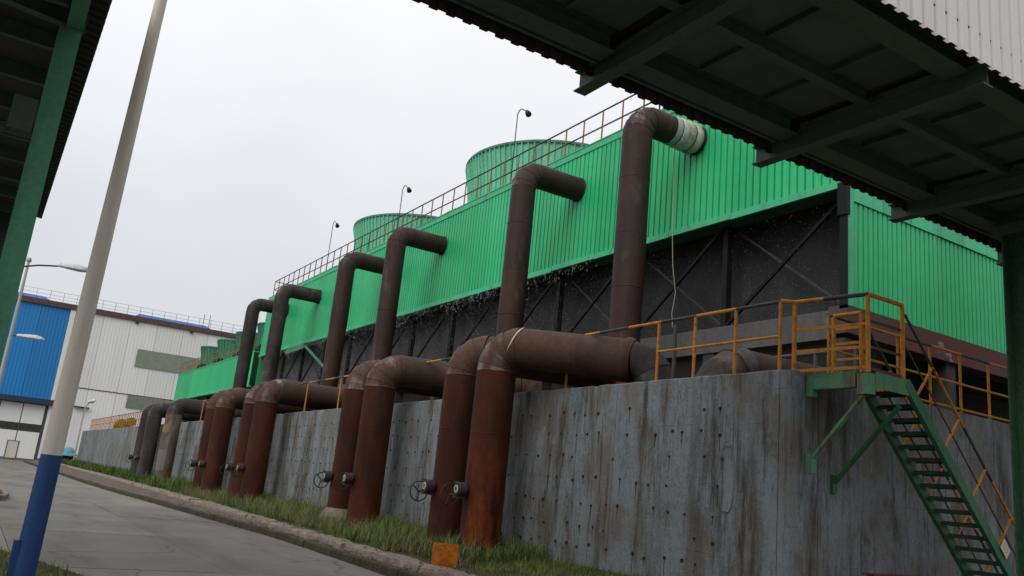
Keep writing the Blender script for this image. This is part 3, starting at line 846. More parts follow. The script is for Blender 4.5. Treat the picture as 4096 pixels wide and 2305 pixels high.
# lower lip of the long side, in lengths with small gaps
k = 0; y = TY0
while y < TY1-0.5:
    ln = min(R.choice((2.4, 3.0, 3.6)), TY1-y)
    dz = R.uniform(-0.02, 0.02)
    b = MB(); b.box(TX0-0.05, TX0+0.04, y+0.01, y+ln-0.01, ZF-0.05+dz, ZF+0.13+dz)
    b.obj('bottom_lip', MT['trim'], tower); y += ln
b = MB(); b.box(TX0+0.05, TX0+0.75, TY0+0.03, TY1, ZF+0.02, ZF+0.10)
b.obj('soffit', MT['stair'], tower)
b = MB(); b.box(TX0+0.02, TX0+0.235, TY0-0.035, TY0+0.02, ZE-0.02, ZT)
b.obj('corner_trim', MT['trim'], tower)
b = MB(); b.box(TX0-0.02, TX0+0.015, TY0-0.04, TY0+0.16, ZE-0.1, 9.2); b.box(TX0-0.06, TX0+0.05, TY0-0.07, TY0+0.2, 8.6, 9.42)
b.obj('corner_post', MT['black'], tower)
b = MB()
b.quad((TX0+0.3, TY0, ZT+0.0), (TX1, TY0, ZT), (TX1, TY1, ZT), (TX0+0.3, TY1, ZT))
b.obj('roof', MT['canopy'], tower)
b = MB(); b.box(TX0+0.05, TX1, TY1-0.06, TY1, ZE, ZT-0.01)
b.obj('far_end_sheet', MT['sheet'], tower)
b = MB(); b.quad((TX1, TY0, ZE), (TX1, TY1, ZE), (TX1, TY1, ZT), (TX1, TY0, ZT))
b.obj('back_sheet', MT['sheet'], tower)
b = MB(); b.box(17.3, 17.5, TY0+0.1, TY1-0.1, 6.3, ZF+0.3)
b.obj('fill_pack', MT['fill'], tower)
b = MB(); b.box(17.9, 18.1, TY0+0.5, TY1-0.3, 2.2, 6.28); b.box(18.11, 31.5, 15.5, 15.7, 2.2, 6.28)  # walls added to block sky showing through, so the space below the beam stays dark
b.obj('added_partition', MT['inner'], tower)
b = MB(); b.box(TX0-0.02, TX0+0.45, TY0+0.46, TY1, ZB, ZE-0.10)
b.obj('ring_beam', MT['beam'], tower)
b = MB(); b.box(TX0-0.02, TX1, TY0-0.04, TY0+0.455, ZB+0.1, ZE-0.02)
b.obj('end_beam', MT['maroon'], tower)
for k in range(13):
    y = min(TY0+0.25+4.0*k, TY1-0.2)
    MB().box(TX0+0.5, TX0+0.7, y-0.09, y+0.09, ZE-0.4, ZF+0.01).obj('column', MT['black'], tower)
    MB().box(TX0+0.02, TX0+0.42, y-0.2, y+0.2, 2.2, ZB-0.002).obj('concrete_leg', MT['inner'], tower)
    if k < 12:
        ya, yb = y+0.1, min(TY0+0.25+4.0*(k+1), TY1-0.2)-0.1
        MB().bar((TX0+0.46, ya, ZF-0.05), (TX0+0.46, yb, ZE), 0.075, 0.085).obj('brace', MT['black'], tower)
        MB().bar((TX0+0.85, yb, ZF-0.05), (TX0+0.85, ya, ZE), 0.045, 0.05).obj('brace', MT['railblack'], tower)
for k in range(1, 4):
    MB().box(TX0+4*k, TX0+4*k+0.4, TY0+0.05, TY0+0.4, 2.2, ZB+0.098).obj('concrete_leg', MT['inner'], tower)
MB().bar((15.93, 49.7, ZF-0.25), (15.93, 45.6, ZF-1.9), 0.03, 0.20, (1, 0, 0.2)).obj('loose_panel', MT['stack2'], tower)
MB().bar((15.93, 49.9, ZF-0.22), (15.93, 53.4, ZF-0.3), 0.03, 0.34).obj('loose_panel', MT['stack2'], tower)
# fan stacks
prof = [(4.78, ZT+0.05), (4.66, 14.6), (4.62, 15.6), (4.68, 16.6), (4.82, 17.6), (5.0, 18.45)]
ribm = None
def stack(cy):
    b = MB().lathe(prof, 96, (24.0, cy))
    st = b.obj('fan_stack', MT['stack'], tower, 60)
    b = MB().lathe([(5.0, 18.40), (5.09, 18.40), (5.09, 18.52), (4.98, 18.52), (4.9, 18.3)], 96, (24.0, cy))
    b.obj('rim', MT['stack2'], st, 40)
    for k in range(96):
        a = 2*PI*k/96
        if math.cos(a-math.atan2(-cy, -24.0)) < -0.25: continue          # the far inside is never in view
        nx, ny = math.cos(a), math.sin(a)
        b = MB()
        for (ra, za), (rb, zb) in zip(prof, prof[1:]):
            for (da, wv) in ((0.0, 0.02),):
                p = []
                for (r_, z_) in ((ra, za), (rb, zb)):
                    z_ = min(z_, 18.39)
                    for (dr, s_) in ((-0.01, -1), (0.10, -1), (0.10, 1), (-0.01, 1)):
                        p.append((24+nx*(r_+dr)-ny*wv*s_, cy+ny*(r_+dr)+nx*wv*s_, z_))
                i = len(b.v); b.v += p
                for q in range(3): b.f.append((i+q, i+q+1, i+4+q+1, i+4+q))
        b.obj('rib', MT['stack'], st)
    return st
for cy in (35.75, 51.75): stack(cy)
# motors, drive housings beside the stacks
for (x, y) in ((17.6, 35.0), (17.6, 51.1), (17.6, 19.5)):
    b = MB().sweep([(x, y-0.55, 14.35), (x, y-0.5, 14.35), (x, y+0.5, 14.35), (x, y+0.55, 14.35)], [0.3, 0.42, 0.42, 0.3], 14)
    m_ = b.obj('fan_motor', MT['rustrail'], tower, 40)
    MB().box(x-0.35, x+0.35, y-0.5, y+0.5, ZT+0.01, 13.97).obj('base_frame', MT['iron'], m_)
# roof railing
rail_x = TX0+0.08
ps = [TY0+0.1+1.08*k for k in range(45)]
for y in ps:
    MB().sweep([(rail_x, y, ZT+0.09), (rail_x, y, 14.78)], 0.028, 6).obj('roof_post', MT['oldyellow'] if y < 42 else MT['rustrail'], tower, 40)
ps2 = ps + [TY1-0.1]
for i in range(0, len(ps)-1, 3):
    y0, y1 = ps[i], ps[min(i+3, len(ps)-1)]
    MB().sweep([(rail_x, y0, 14.79), (rail_x, y1, 14.79)], 0.03, 6).obj('roof_top_rail', MT['railblack'], tower, 40)
    MB().sweep([(rail_x, y0, 14.18), (rail_x, y1, 14.18)], 0.028, 6).obj('roof_mid_rail', MT['rustrail'], tower, 40)
ye = ps[-1]
for z in (14.79, 14.18):
    MB().sweep([(rail_x, ye, z), (rail_x+5, ye, z)], 0.028, 6).obj('roof_end_rail', MT['rustrail'], tower, 40)
for k in range(1, 5): MB().sweep([(rail_x+k*1.2, ye, ZT), (rail_x+k*1.2, ye, 14.79)], 0.024, 6).obj('roof_post', MT['rustrail'], tower, 40)
MB().sweep([(rail_x+0.1, 18.75, ZT+0.05), (rail_x+0.1, 18.75, 14.75)], 0.03, 6).obj('cross_stub', MT['railblack'], tower, 40)

# falling water between lip and beam
rg = np.random.RandomState(21)
n = 42000
yy = rg.uniform(TY0+0.3, TY1-0.3, n)
fringe = rg.rand(n) < 0.06
wav = 0.5+0.5*np.sin(yy*1.7)*np.sin(yy*0.61+1)
zz = np.where(fringe, ZF-0.10-np.abs(rg.normal(0, 1, n))*(0.14+0.30*wav**2), ZF-0.1-(ZF-ZE-0.05)*rg.rand(n)**1.4)
dn = np.clip((yy-17)/12, 0, 1)
keep = rg.rand(n) < np.where(fringe, 0.05+0.95*dn*(0.25+0.75*wav), (0.16+0.84*dn)*(0.4+0.6*(0.5+0.5*np.sin(yy*2.1)*np.sin(yy*0.77))))
keep &= (zz > ZE) & ~(fringe & (yy < 21))
yy, zz, fringe, dn = yy[keep], zz[keep], fringe[keep], dn[keep]; n = len(yy)
xx = np.where(fringe, rg.uniform(TX0-0.14, TX0-0.06, n), rg.uniform(TX0+0.1, TX0+0.9, n))
hl = np.where(fringe, rg.uniform(0.03, 0.09, n), rg.uniform(0.008, 0.020, n)); wl = np.where(fringe, rg.uniform(0.0025, 0.0055, n), rg.uniform(0.0016, 0.004, n))
V = np.zeros((n, 6, 3)); P = np.stack([xx, yy, zz], 1)
for i, d in enumerate(((0, 0, 1), (0, 0, -1), (1, 0, 0), (-1, 0, 0), (0, 1, 0), (0, -1, 0))):
    d = np.array(d, float)
    V[:, i] = P + d*np.where(abs(d[2]) > 0, hl, wl)[:, None]
fc = np.array([(0, 2, 4), (0, 4, 3), (0, 3, 5), (0, 5, 2), (1, 4, 2), (1, 3, 4), (1, 5, 3), (1, 2, 5)])
m = bpy.data.meshes.new('falling_water')
m.vertices.add(n*6); m.vertices.foreach_set('co', V.reshape(-1))
tri = (np.arange(n)[:, None, None]*6+fc[None]).reshape(-1)
m.loops.add(len(tri)); m.loops.foreach_set('vertex_index', tri.astype(np.int32))
m.polygons.add(n*8); m.polygons.foreach_set('loop_start', np.arange(n*8, dtype=np.int32)*3)
m.materials.append(MT['drops']); m.update(calc_edges=True)
tag(link('falling_water', m), 'white drops of water raining under the green tower wall', None, None, 'stuff')

# roof lamps on thin hooked poles
for (y, zt, lab) in ((27.6, 16.95, 'thin hooked lamp in front of the nearer fan stack'), (38.6, 16.55, 'thin hooked lamp rising before the farther fan stack'), (48.9, 16.95, 'thin hooked lamp past the farther fan stack, leftmost on the roof')):
    t = thing('roof_lamp', lab, 'lamp', (rail_x+0.1, y, ZT+0.09), 'hooked lamps along the tower roof railing')
    x = rail_x+0.1
    pts = [(x, y, ZT+0.09), (x, y, zt-0.18)] + [(x, y-0.22+0.22*math.cos(a), zt-0.18+0.2*math.sin(a)) for a in (0.5, 1.1, 1.6, 2.0)]
    pts += [(x, y-0.75, zt-0.28)]
    MB().sweep(pts, 0.022, 6).obj('lamp_pole', MT['railblack'], t, 40)
    MB().sweep([(x, y-0.72, zt-0.22), (x, y-0.76, zt-0.30), (x, y-0.88, zt-0.45), (x, y-0.90, zt-0.47)], [0.05, 0.10, 0.13, 0.03], 10).obj('lamp_head', MT['iron'], t, 40)

# ------------------------------------------------------------------ pipes
def elbow_pts(c, d0, d1, Rb, n):
    """bend centreline from direction d0 to d1 (unit, perpendicular); c = corner point"""
    d0 = Vector(d0); d1 = Vector(d1); c = Vector(c)
    s = c - d0*Rb; o = s + d1*Rb
    return [o - d1*(Rb*math.cos(t)) + d0*(Rb*math.sin(t)) for t in [PI/2*i/n for i in range(n+1)]]
def rings(pts, tans, r, n=28):
    out_ = []
    for p, t in zip(pts, tans):
        t = Vector(t).normalized()
        side = t.cross(Vector((0, 0, 1)))
        out_.append((p, t, side))
    return out_
def bend(parent, c, d0, d1, Rb, r, ngore, mats, name='gore'):
    d0 = Vector(d0); d1 = Vector(d1)
    ax = d0.cross(d1).normalized()
    s = Vector(c) - d0*Rb; o = s + d1*Rb
    n = 28
    for g in range(ngore):
        t0, t1 = PI/2*g/ngore, PI/2*(g+1)/ngore
        b = MB(); rs = r + (0.011 if g % 2 else 0.0)
        for t in (t0, t1):
            rad = -d1*math.cos(t) + d0*math.sin(t)
            p = o + rad*Rb
            for j in range(n):
                a = 2*PI*j/n
                b.v.append(tuple(p + rad*(rs*math.cos(a)) + ax*(rs*math.sin(a))))
        for j in range(n): b.f.append((j, (j+1) % n, n+(j+1) % n, n+j))
        b.obj(name, mats[g % len(mats)], parent, 35)
def ring_at(parent, p, d, r, mat, w=0.014, pr=0.012, name='weld_seam'):
    p = Vector(p); d = Vector(d).normalized()
    MB().sweep([p-d*w, p-d*w*0.4, p+d*w*0.4, p+d*w], [r, r+pr, r+pr, r], 28, False).obj(name, mat, parent, 50)
def straight(parent, name, a, b_, r, mat, n=28):
    return MB().sweep([a, b_], r, n, True).obj(name, mat, parent, 40)

def valve(parent, x, y, z, s=1.0, ang=0.0):
    """gearbox on the roadside of the pipe with dial and handwheel"""
    gx = x-0.33
    stub = MB().sweep([(gx+0.05, y, z), (gx-0.10, y, z)], 0.06, 10)
    stub.sweep([(gx-0.10, y, z), (gx-0.12, y, z), (gx-0.28, y, z), (gx-0.30, y, z)], [0.11, 0.135, 0.135, 0.12], 18)
    stub.box(gx-0.26, gx-0.14, y-0.06, y+0.18, z-0.17, z-0.06)
    stub.box(gx-0.29, gx-0.24, y+0.02, y+0.14, z+0.10, z+0.14)
    gb = stub.obj('valve_gearbox', MT['iron'], parent, 40)
    MB().sweep([(gx-0.299, y, z), (gx-0.308, y, z)], 0.075, 16).obj('dial', MT['dial'], gb, 40)
    for k in range(3):
        a = k*PI/3
        MB().bar((gx-0.310, y-0.05*math.cos(a), z-0.05*math.sin(a)), (gx-0.310, y+0.05*math.cos(a), z+0.05*math.sin(a)), 0.008, 0.012, (1, 0, 0)).obj('dial_mark', MT['iron'], gb)
    hb = MB(); wy = y+0.42; wc = Vector((gx-0.20, wy, z-0.12)); wr = 0.20
    hb.sweep([(gx-0.20, y+0.17, z-0.12), (gx-0.20, wy+0.02, z-0.12)], 0.026, 8)
    n = 24
    pts = [wc + Vector((wr*math.cos(2*PI*k/n), 0, wr*math.sin(2*PI*k/n))) for k in range(n+1)]
    hb.sweep(pts, 0.014, 6, False)
    for k in range(3):
        a = ang + 2*PI*k/3
        hb.bar(wc, wc + Vector((wr*math.cos(a), 0, wr*math.sin(a))), 0.02, 0.035, (0, 1, 0))
    hb.obj('handwheel', MT['iron'], gb, 40)

LX, LR, LZ, RB = 8.6, 0.40, 4.37, 0.50
ca = math.radians(31)
lower = [  # y, yaw of crossover, length, body material, label, valve
    (14.40, 57, 2.36, 'lower_orange', 'nearest lower rust pipe with orange stains, over the wall by the marker', True, 0.3),
    (15.75, 46, 3.0, 'lower', 'second lower rust pipe, half behind the nearest one', True, 0.4),
    (20.15, 13, 3.2, 'lower', 'front pipe of the second rusty pair from the near wall corner', True, 0.9),
    (21.60, 10, 3.2, 'lower', 'rear pipe of the second rusty pair, handwheel against the wall', True, 0.2),
    (30.15, 2, 3.6, 'lower', 'front pipe of the third rusty pair with pale patched elbow', True, 1.3),
    (31.60, 0, 3.2, 'lower', 'rear pipe of the third rusty pair along the wall', True, 0.6),
    (36.00, 0, 3.0, 'lower', 'front pipe of the fourth rusty pair along the wall', True, 1.1),
    (37.55, 0, 3.0, 'lower', 'rear pipe of the fourth rusty pair along the wall', True, 0.2),
    (46.40, 0, 3.0, 'patch', 'rust pipe with square grey and yellow patches, nearest of the far three', False, 0.0),
    (51.90, 0, 3.0, 'riser_grey', 'grey weathered pipe between two patched ones, far down the wall', True, 0.8),
    (54.20, 0, 3.0, 'riser_grey', 'farthest lower pipe over the wall, dark grey elbow', True, 0.1),
]
for idx, (y, yawd, ln, mk, lab, vv, va) in enumerate(lower):
    t = thing('lower_pipe', lab, 'pipe', (LX, y, 0.3), 'pipes climbing over the basin wall')
    a = math.radians(yawd)
    d1 = Vector((math.cos(a), -math.sin(a), 0))
    body = MT[mk]
    zj = 2.55+0.2*R.random()
    straight(t, 'riser', (LX, y, 0.12), (LX, y, LZ-RB), LR, body)
    gm = [MT['gore']] if mk.startswith('lower') else [MT['riser_grey']]
    bend(t, (LX, y, LZ), (0, 0, 1), d1, RB, LR, 8, gm)
    p0 = Vector((LX, y, LZ)) + d1*RB
    if idx in (0, 1): d1 = (d1 + Vector((0, 0, -0.085))).normalized()
    p1 = p0 + d1*ln
    straight(t, 'crossover', p0, p1, LR, MT['cross'] if mk.startswith('lower') else MT['riser_grey'])
    for s_ in (1.3,): ring_at(t, p0+d1*s_, d1, LR, MT['cross'], 0.012, 0.006)
    ring_at(t, (LX, y, LZ-RB-0.01), (0, 0, 1), LR, MT['gore'], 0.02, 0.010)
    ring_at(t, (LX, y, zj), (0, 0, 1), LR, body, 0.012, 0.005)
    if idx in (0, 1):
        if idx == 0:
            e1 = Vector((0, 0, 1)) - d1*d1.z; e1.normalize(); e2 = d1.cross(e1)
            b = MB(); n = 14
            for k in range(n+1):
                an = math.radians(lerp(-8, 112, k/n)); wv = 0.004+0.035*math.sin(PI*k/n)
                for q in (0, 1):
                    pp = p0 + (e1*math.cos(an) + e2*math.sin(an))*(LR+0.016) + d1*(0.03-0.16*(k/n)**2 + wv*q)
                    b.v.append(tuple(pp))
            for k in range(n): b.f.append((2*k, 2*k+2, 2*k+3, 2*k+1))
            b.obj('torn_lining', MT['wrap'], t, 60)
        ring_at(t, p1-d1*0.12, d1, LR, MT['cross'], 0.10, 0.03, 'end_collar')
        q = p1 - d1*0.18
        bx = MB(); side = Vector((d1.y, -d1.x, 0))
        bx.bar(q + Vector((0, 0, -LR-0.05)), q + Vector((0, 0, -1.2)), 0.3, 0.22, d1)
        bx.obj('saddle_leg', MT['darkred'], t)
        bend(t, p1+d1*0.42, d1, (0, 0, -1), 0.40, LR*0.93, 3, [MT['riser_grey']], 'grey_gore')
        pe_ = p1+d1*0.42+Vector((0, 0, -0.4))
        straight(t, 'downcomer', pe_, pe_+Vector((0, 0, -1.4)), LR*0.93, MT['riser_grey'])
    else:
        bend(t, p1+d1*0.5, d1, (0, 0, -1), 0.48, LR, 5, gm)
        pe_ = p1+d1*0.5+Vector((0, 0, -0.48))
        straight(t, 'downcomer', pe_, pe_+Vector((0, 0, -1.3)), LR, MT['riser_grey'])
    if mk == 'patch':
        for (z0, z1, wd, mt) in ((1.0, 2.05, 1.5, 'patchgrey'), (2.9, 3.35, 1.4, 'patchochre')):
            b = MB(); n = 10
            for k in range(n+1):
                an = math.radians(200) + wd*(k/n-0.5) + 0.25
                for z_ in (z0, z1): b.v.append((LX+(LR+0.012)*math.cos(an), y+(LR+0.012)*math.sin(an), z_+0.03*math.sin(k)))
            for k in range(n): b.f.append((2*k, 2*k+2, 2*k+3, 2*k+1))
            b.obj('steel_patch', MT[mt], t, 60)
    if vv: valve(t, LX, y, 1.52, 1, va)
    if idx in (3,):
        b = MB().lathe([(0.62, 0.2), (0.55, 0.42), (0.40, 0.72), (0.39, 0.74)], 14, (LX-0.08, y-0.12))
        b.obj('concrete_collar', MT['edging'], t, 60)

tall = [
    (16.80, 'riser', 'nearest tall rust pipe with white bandage where it meets the tower'),
    (22.57, 'riser', 'tall rust pipe, second from the overhead gallery'),
    (32.70, 'riser', 'tall rust pipe in front of the farther fan stack, third in the row'),
    (38.50, 'riser', 'tall rust pipe with grey elbow, fourth from the gallery'),
    (48.80, 'riser_grey', 'tall grey pipe, second from the far tower end'),
    (55.00, 'riser_grey', 'farthest tall grey pipe, standing against the sky at the tower end'),
]
PX, PR, PZ = 13.8, 0.42, 12.08
for idx, (y, mk, lab) in enumerate(tall):
    t = thing('tall_pipe', lab, 'pipe', (PX, y, 2.75), 'tall pipes up to the green tower')
    body = MT[mk]
    zs = [2.6, 5.3, 7.1, 8.6, 10.2, PZ-0.58]
    for za, zb in zip(zs, zs[1:]):
        straight(t, 'riser', (PX, y, za+0.004), (PX, y, zb-0.004), PR + R.uniform(-0.006, 0.006), body)
        if zb < PZ-0.7: ring_at(t, (PX, y, zb), (0, 0, 1), PR, body, 0.02, 0.010)
    bend(t, (PX, y, PZ), (0, 0, 1), (1, 0, 0), 0.58, PR, 7, [MT['gore_tall'] if mk == 'riser' else MT['riser_grey']])
    straight(t, 'inlet', (PX+0.58, y, PZ), (TX0+0.02, y, PZ), PR-0.004, body)
    ring_at(t, (TX0-0.03, y, PZ), (1, 0, 0), PR, body, 0.03, 0.02, 'end_flange')
    if idx == 0:
        ring_at(t, (15.02, y, PZ), (1, 0, 0), PR, MT['wrapgrey'], 0.10, 0.012, 'bandage')
        for k, (xw, ww) in enumerate(((15.28, 0.13), (15.52, 0.12), (15.80, 0.13))):
            ring_at(t, (xw, y, PZ), (1, 0, 0), PR, MT['wrap'], ww, 0.03+0.008*k, 'bandage')
# thin pale hose hanging from the bandaged joint
b = MB().sweep([(15.88, 17.60, 12.3), (15.87, 17.58, 11.6), (15.9, 17.54, 10.6), (15.88, 17.46, 9.4), (15.86, 17.34, 8.3), (15.9, 17.22, 7.5), (15.88, 17.30, 6.9), (15.9, 17.26, 6.5)], 0.012, 6)
tag(b.obj('hose', MT['hose'], None, 60), 'thin pale hose hanging down the tower beside the nearest tall pipe', 'hose')

# grey elbow pipe inside the basin behind the near railing
t = thing('basin_elbow_pipe', 'grey pipe elbow in the basin behind the near yellow railing', 'pipe', (10.6, 10.2, 2.75))
d1 = Vector((1, -0.05, 0)).normalized()
bend(t, (10.45, 10.25, 3.98), (0, 0, 1), d1, 0.62, 0.40, 4, [MT['gore'], MT['riser_grey']])
straight(t, 'riser', (10.45, 10.25, 2.6), (10.45, 10.25, 3.36), 0.40, MT['riser_grey'])
straight(t, 'run', Vector((10.45, 10.25, 3.98))+d1*0.62, Vector((10.45, 10.25, 3.98))+d1*4.5, 0.40, MT['cross'])
# low grey rail inside the basin
t = thing('inner_railing', 'low grey pipe rail inside the basin below the tower beam', 'railing', (12, 8.6, 3.0))
MB().sweep([(12.0, 8.5, 4.40), (12.0, 11.4, 4.40)], 0.03, 8).obj('top_rail', MT['railthin'], t, 40)
for y in (8.6, 9.4, 10.2, 11.3): MB().sweep([(12.0, y, 2.7), (12.0, y, 4.40)], 0.03, 8).obj('post', MT['railthin'], t, 40)
t = thing('marker_post', 'thin grey wooden post behind the near railing', 'post', (10.3, 11.1, 3.2))
MB().box(10.28, 10.33, 11.08, 11.13, 2.7, 4.78).obj('stake', MT['beam'], t)
# yellow bent pipes at the far basin
for k, (x, y) in enumerate(((11.0, 84.5), (11.0, 79.0))):
    t = thing('yellow_bent_pipe', ('ochre bent pipe inside the far basin railing, farther one', 'ochre bent pipe inside the far basin railing, beside the grey lower pipes')[k], 'pipe', (x, y, 3))
    d1 = Vector((0, -1, 0))
    bend(t, (x, y, 4.35), (0, 0, 1), d1, 0.9, 0.36, 6, [MT['oldyellow']])
    straight(t, 'riser', (x, y, 2.6), (x, y, 3.45), 0.36, MT['oldyellow'])
    straight(t, 'run', (x, y-0.9, 4.35), (x, y-2.4, 4.35), 0.36, MT['oldyellow'])

# ------------------------------------------------------------------ staircase and platform
st = thing('steel_staircase', 'green steel staircase with yellow handrails leading up to the wall platform', 'staircase', (10.7, 7.2, 0))
px0, px1, py0, py1, pz = 9.84, 10.72, 6.86, 7.99, 3.56
b = MB(); b.box(px0+0.01, px1, py0+0.012, py1, pz-0.03, pz)
b.obj('platform_deck', MT['tread'], st)
b = MB(); b.box(px0, px0+0.008, py0+0.2, py1, pz-0.20, pz+0.02); b.box(px0, px0+0.07, py0+0.2, py1, pz-0.205, pz-0.195)
b.obj('platform_channel', MT['plat'], st)
b = MB(); b.box(px0+0.16, px1+0.02, py0, py0+0.008, pz-0.20, pz+0.02)
b.obj('platform_channel', MT['plat'], st)
b = MB(); b.box(px0-0.01, px0+0.13, py0-0.012, py0+0.17, pz-0.30, pz-0.02)
b.obj('bracket_block', MT['plat'], st)
b = MB(); b.box(px0-0.005, px0+0.10, 7.74, 7.855, pz-0.30, pz-0.01)
b.obj('wall_bracket', MT['plat'], st)
b = MB().bar((px0+0.05, py0+0.1, pz-0.30), (px0+0.05, 7.84, pz-1.22), 0.04, 0.07, (1, 0, 0)); b.box(px0-0.005, px0+0.1, 7.76, 7.87, pz-1.36, pz-1.10)
b.obj('diagonal_brace', MT['plat'], st)
b = MB().bar((px1-0.05, py0+0.1, pz-0.35), (px1-0.05, py1+0.03, pz-1.45), 0.04, 0.07, (1, 0, 0)); b.box(px1-0.1, px1, py1, py1+0.056, pz-1.58, pz-1.32)
b.obj('diagonal_brace', MT['stair'], st)
sx0, sz0, sx1, sz1 = 10.72, 3.56, 14.28, 0.0
dirv = Vector((sx1-sx0, 0, sz1-sz0)).normalized()
for yy in (6.86, 7.52):
    b = MB().bar((sx0-0.02, yy, sz0-0.02), (sx1, yy, sz1), 0.012, 0.15)
    upv = Vector((-dirv.z, 0, dirv.x))
    for s_ in (-0.072, 0.072):
        b.bar(Vector((sx0-0.02, yy+0.03, sz0-0.02))+upv*s_, Vector((sx1, yy+0.03, sz1))+upv*s_, 0.06, 0.010, upv)
    b.obj('stringer', MT['stair'], st)
nt_ = 21
tmesh = MB().box(-0.11, 0.098, 6.90, 7.48, -0.012, 0.0).box(-0.11, -0.10, 6.90, 7.48, -0.06, -0.013).box(0.10, 0.112, 6.90, 7.48, -0.06, 0.001).mesh('tread', MT['tread'])
for k in range(1, nt_):
    tt = k/nt_
    link('tread', tmesh, st, (lerp(sx0, sx1, tt), 0, lerp(sz0, sz1, tt)+0.06))
def tube(p, r, name, mat): return MB().sweep(p, r, 8).obj(name, mat, st, 40)
hr = 1.06
# platform rail
cpost = [(9.72, 7.98), (px0+0.05, py0+0.04), (px1-0.05, py0+0.04)]
for (x, y) in cpost: tube([(x, y, pz-0.0), (x, y, pz+hr)], 0.032, 'post', MT['yellow'])
pc = [(x, y, pz+hr+0.02) for x, y in cpost]
tube([(9.6, 8.14, 4.66), pc[0]], 0.032, 'top_rail', MT['yellow'])
mid = tuple(lerp(a, c, 0.42) for a, c in zip(pc[0], pc[1]))
tube([pc[0], mid], 0.032, 'top_rail', MT['yellow']); tube([mid, pc[1]], 0.032, 'top_rail', MT['railblack'])
tube([pc[1], pc[2]], 0.034, 'top_rail', MT['yellow'])
for hh in (0.06, 0.34, 0.66):
    b = MB().bar((cpost[0][0], cpost[0][1], pz+hh), (cpost[1][0], cpost[1][1], pz+hh+0.01), 0.012, 0.045); b.obj('flat_rail', MT['yellow'], st)
for hh in (0.06, 0.36, 0.72):
    b = MB().bar((cpost[1][0], cpost[1][1]+0.02, pz+hh), (cpost[2][0], cpost[2][1]+0.02, pz+hh), 0.012, 0.04); b.obj('flat_rail', MT['rustrail'], st)
# gate-like return on the far side
g0, g1 = (10.66, 8.02), (10.68, 7.56)
for (x, y) in (g0, g1): tube([(x, y, pz), (x, y, pz+hr-0.02)], 0.032, 'post', MT['yellow'])
tube([(g0[0], g0[1], pz+hr), (g1[0], g1[1], pz+hr)], 0.034, 'top_rail', MT['yellow'])
for hh in (0.15, 0.38, 0.62, 0.85):
    MB().bar((g0[0], g0[1], pz+hh), (g1[0], g1[1], pz+hh), 0.012, 0.04).obj('flat_rail', MT['yellow'], st)
# stair handrails
pn = Vector((0.30, 0, 0.92))                       # posts lean away from the flight as in the photo
for yy, sx in ((6.88, 10.70), (7.54, 10.70)):
    a = Vector((sx, yy, sz0+0.95)); z_end = Vector((sx1-0.1, yy, sz1+0.98))
    seg = 5
    for k in range(seg):
        p, q = a.lerp(z_end, k/seg), a.lerp(z_end, (k+1)/seg)
        tube([p, q], 0.021, 'handrail', MT['railblack'] if k in (0, 2, 4) else MT['yellow'])
    tube([a - Vector((0, 0, 0.45)), z_end - Vector((0, 0, 0.45))], 0.012, 'mid_handrail', MT['rustrail'])
    for k in range(1, 6):
        tp = a.lerp(z_end, k/5.4); bs = Vector((tp.x-0.42, yy, 0)); bs.z = lerp(sz0, sz1, (bs.x-sx0)/(sx1-sx0))
        tube([bs, tp], 0.019, 'rail_post', MT['yellow'])
# small warning sign hung on the near stair rail
sg = thing('warning_sign', 'cream square sign with red marks hung tilted on the stair handrail', 'sign', (12.98, 6.82, 1.44))
v0 = [Vector((12.975, 6.83, 1.585)), Vector((12.87, 6.83, 1.456)), Vector((13.019, 6.83, 1.299)), Vector((13.126, 6.83, 1.42))]
b = MB(); b.v = [tuple(p) for p in v0] + [tuple(p+Vector((0, 0.008, 0))) for p in v0]
b.f = [(0, 1, 2, 3), (7, 6, 5, 4)] + [(k, (k+1) % 4, 4+(k+1) % 4, 4+k) for k in range(4)]
b.obj('plate', MT['sign'], sg)
b = MB()
def on(u_, v_):
    return v0[0].lerp(v0[3], u_).lerp(v0[1].lerp(v0[2], u_), v_) + Vector((0, -0.003, 0))
for (u_, v_) in ((0.28, 0.3), (0.5, 0.3), (0.72, 0.3), (0.28, 0.62), (0.5, 0.62), (0.72, 0.62)):
    for q in range(3):
        du, dv = R.uniform(-0.07, 0.07), R.uniform(-0.08, 0.08)
        b.quad(on(u_+du-0.06, v_+dv-0.012), on(u_+du+0.06, v_+dv-0.012), on(u_+du+0.06, v_+dv+0.012), on(u_+du-0.06, v_+dv+0.012))
    b.quad(on(u_-0.012, v_-0.10), on(u_+0.012, v_-0.10), on(u_+0.012, v_+0.10), on(u_-0.012, v_+0.10))
b.obj('red_marks', MT['red'], sg)
t = thing('red_steel_beam', 'dark red steel beam lying at the wall foot under the stairs', 'beam', (11.2, 7.4, 0.8))
MB().ibeam((10.5, 7.35, 0.80), (12.3, 7.35, 0.80), 0.2, 0.3, 0.02).obj('beam_section', MT['darkred'], t)
MB().box(10.7, 10.9, 7.3, 7.4, -0.05, 0.648).obj('beam_block', MT['inner'], t)
MB().box(11.9, 12.1, 7.3, 7.4, -0.05, 0.648).obj('beam_block', MT['inner'], t)

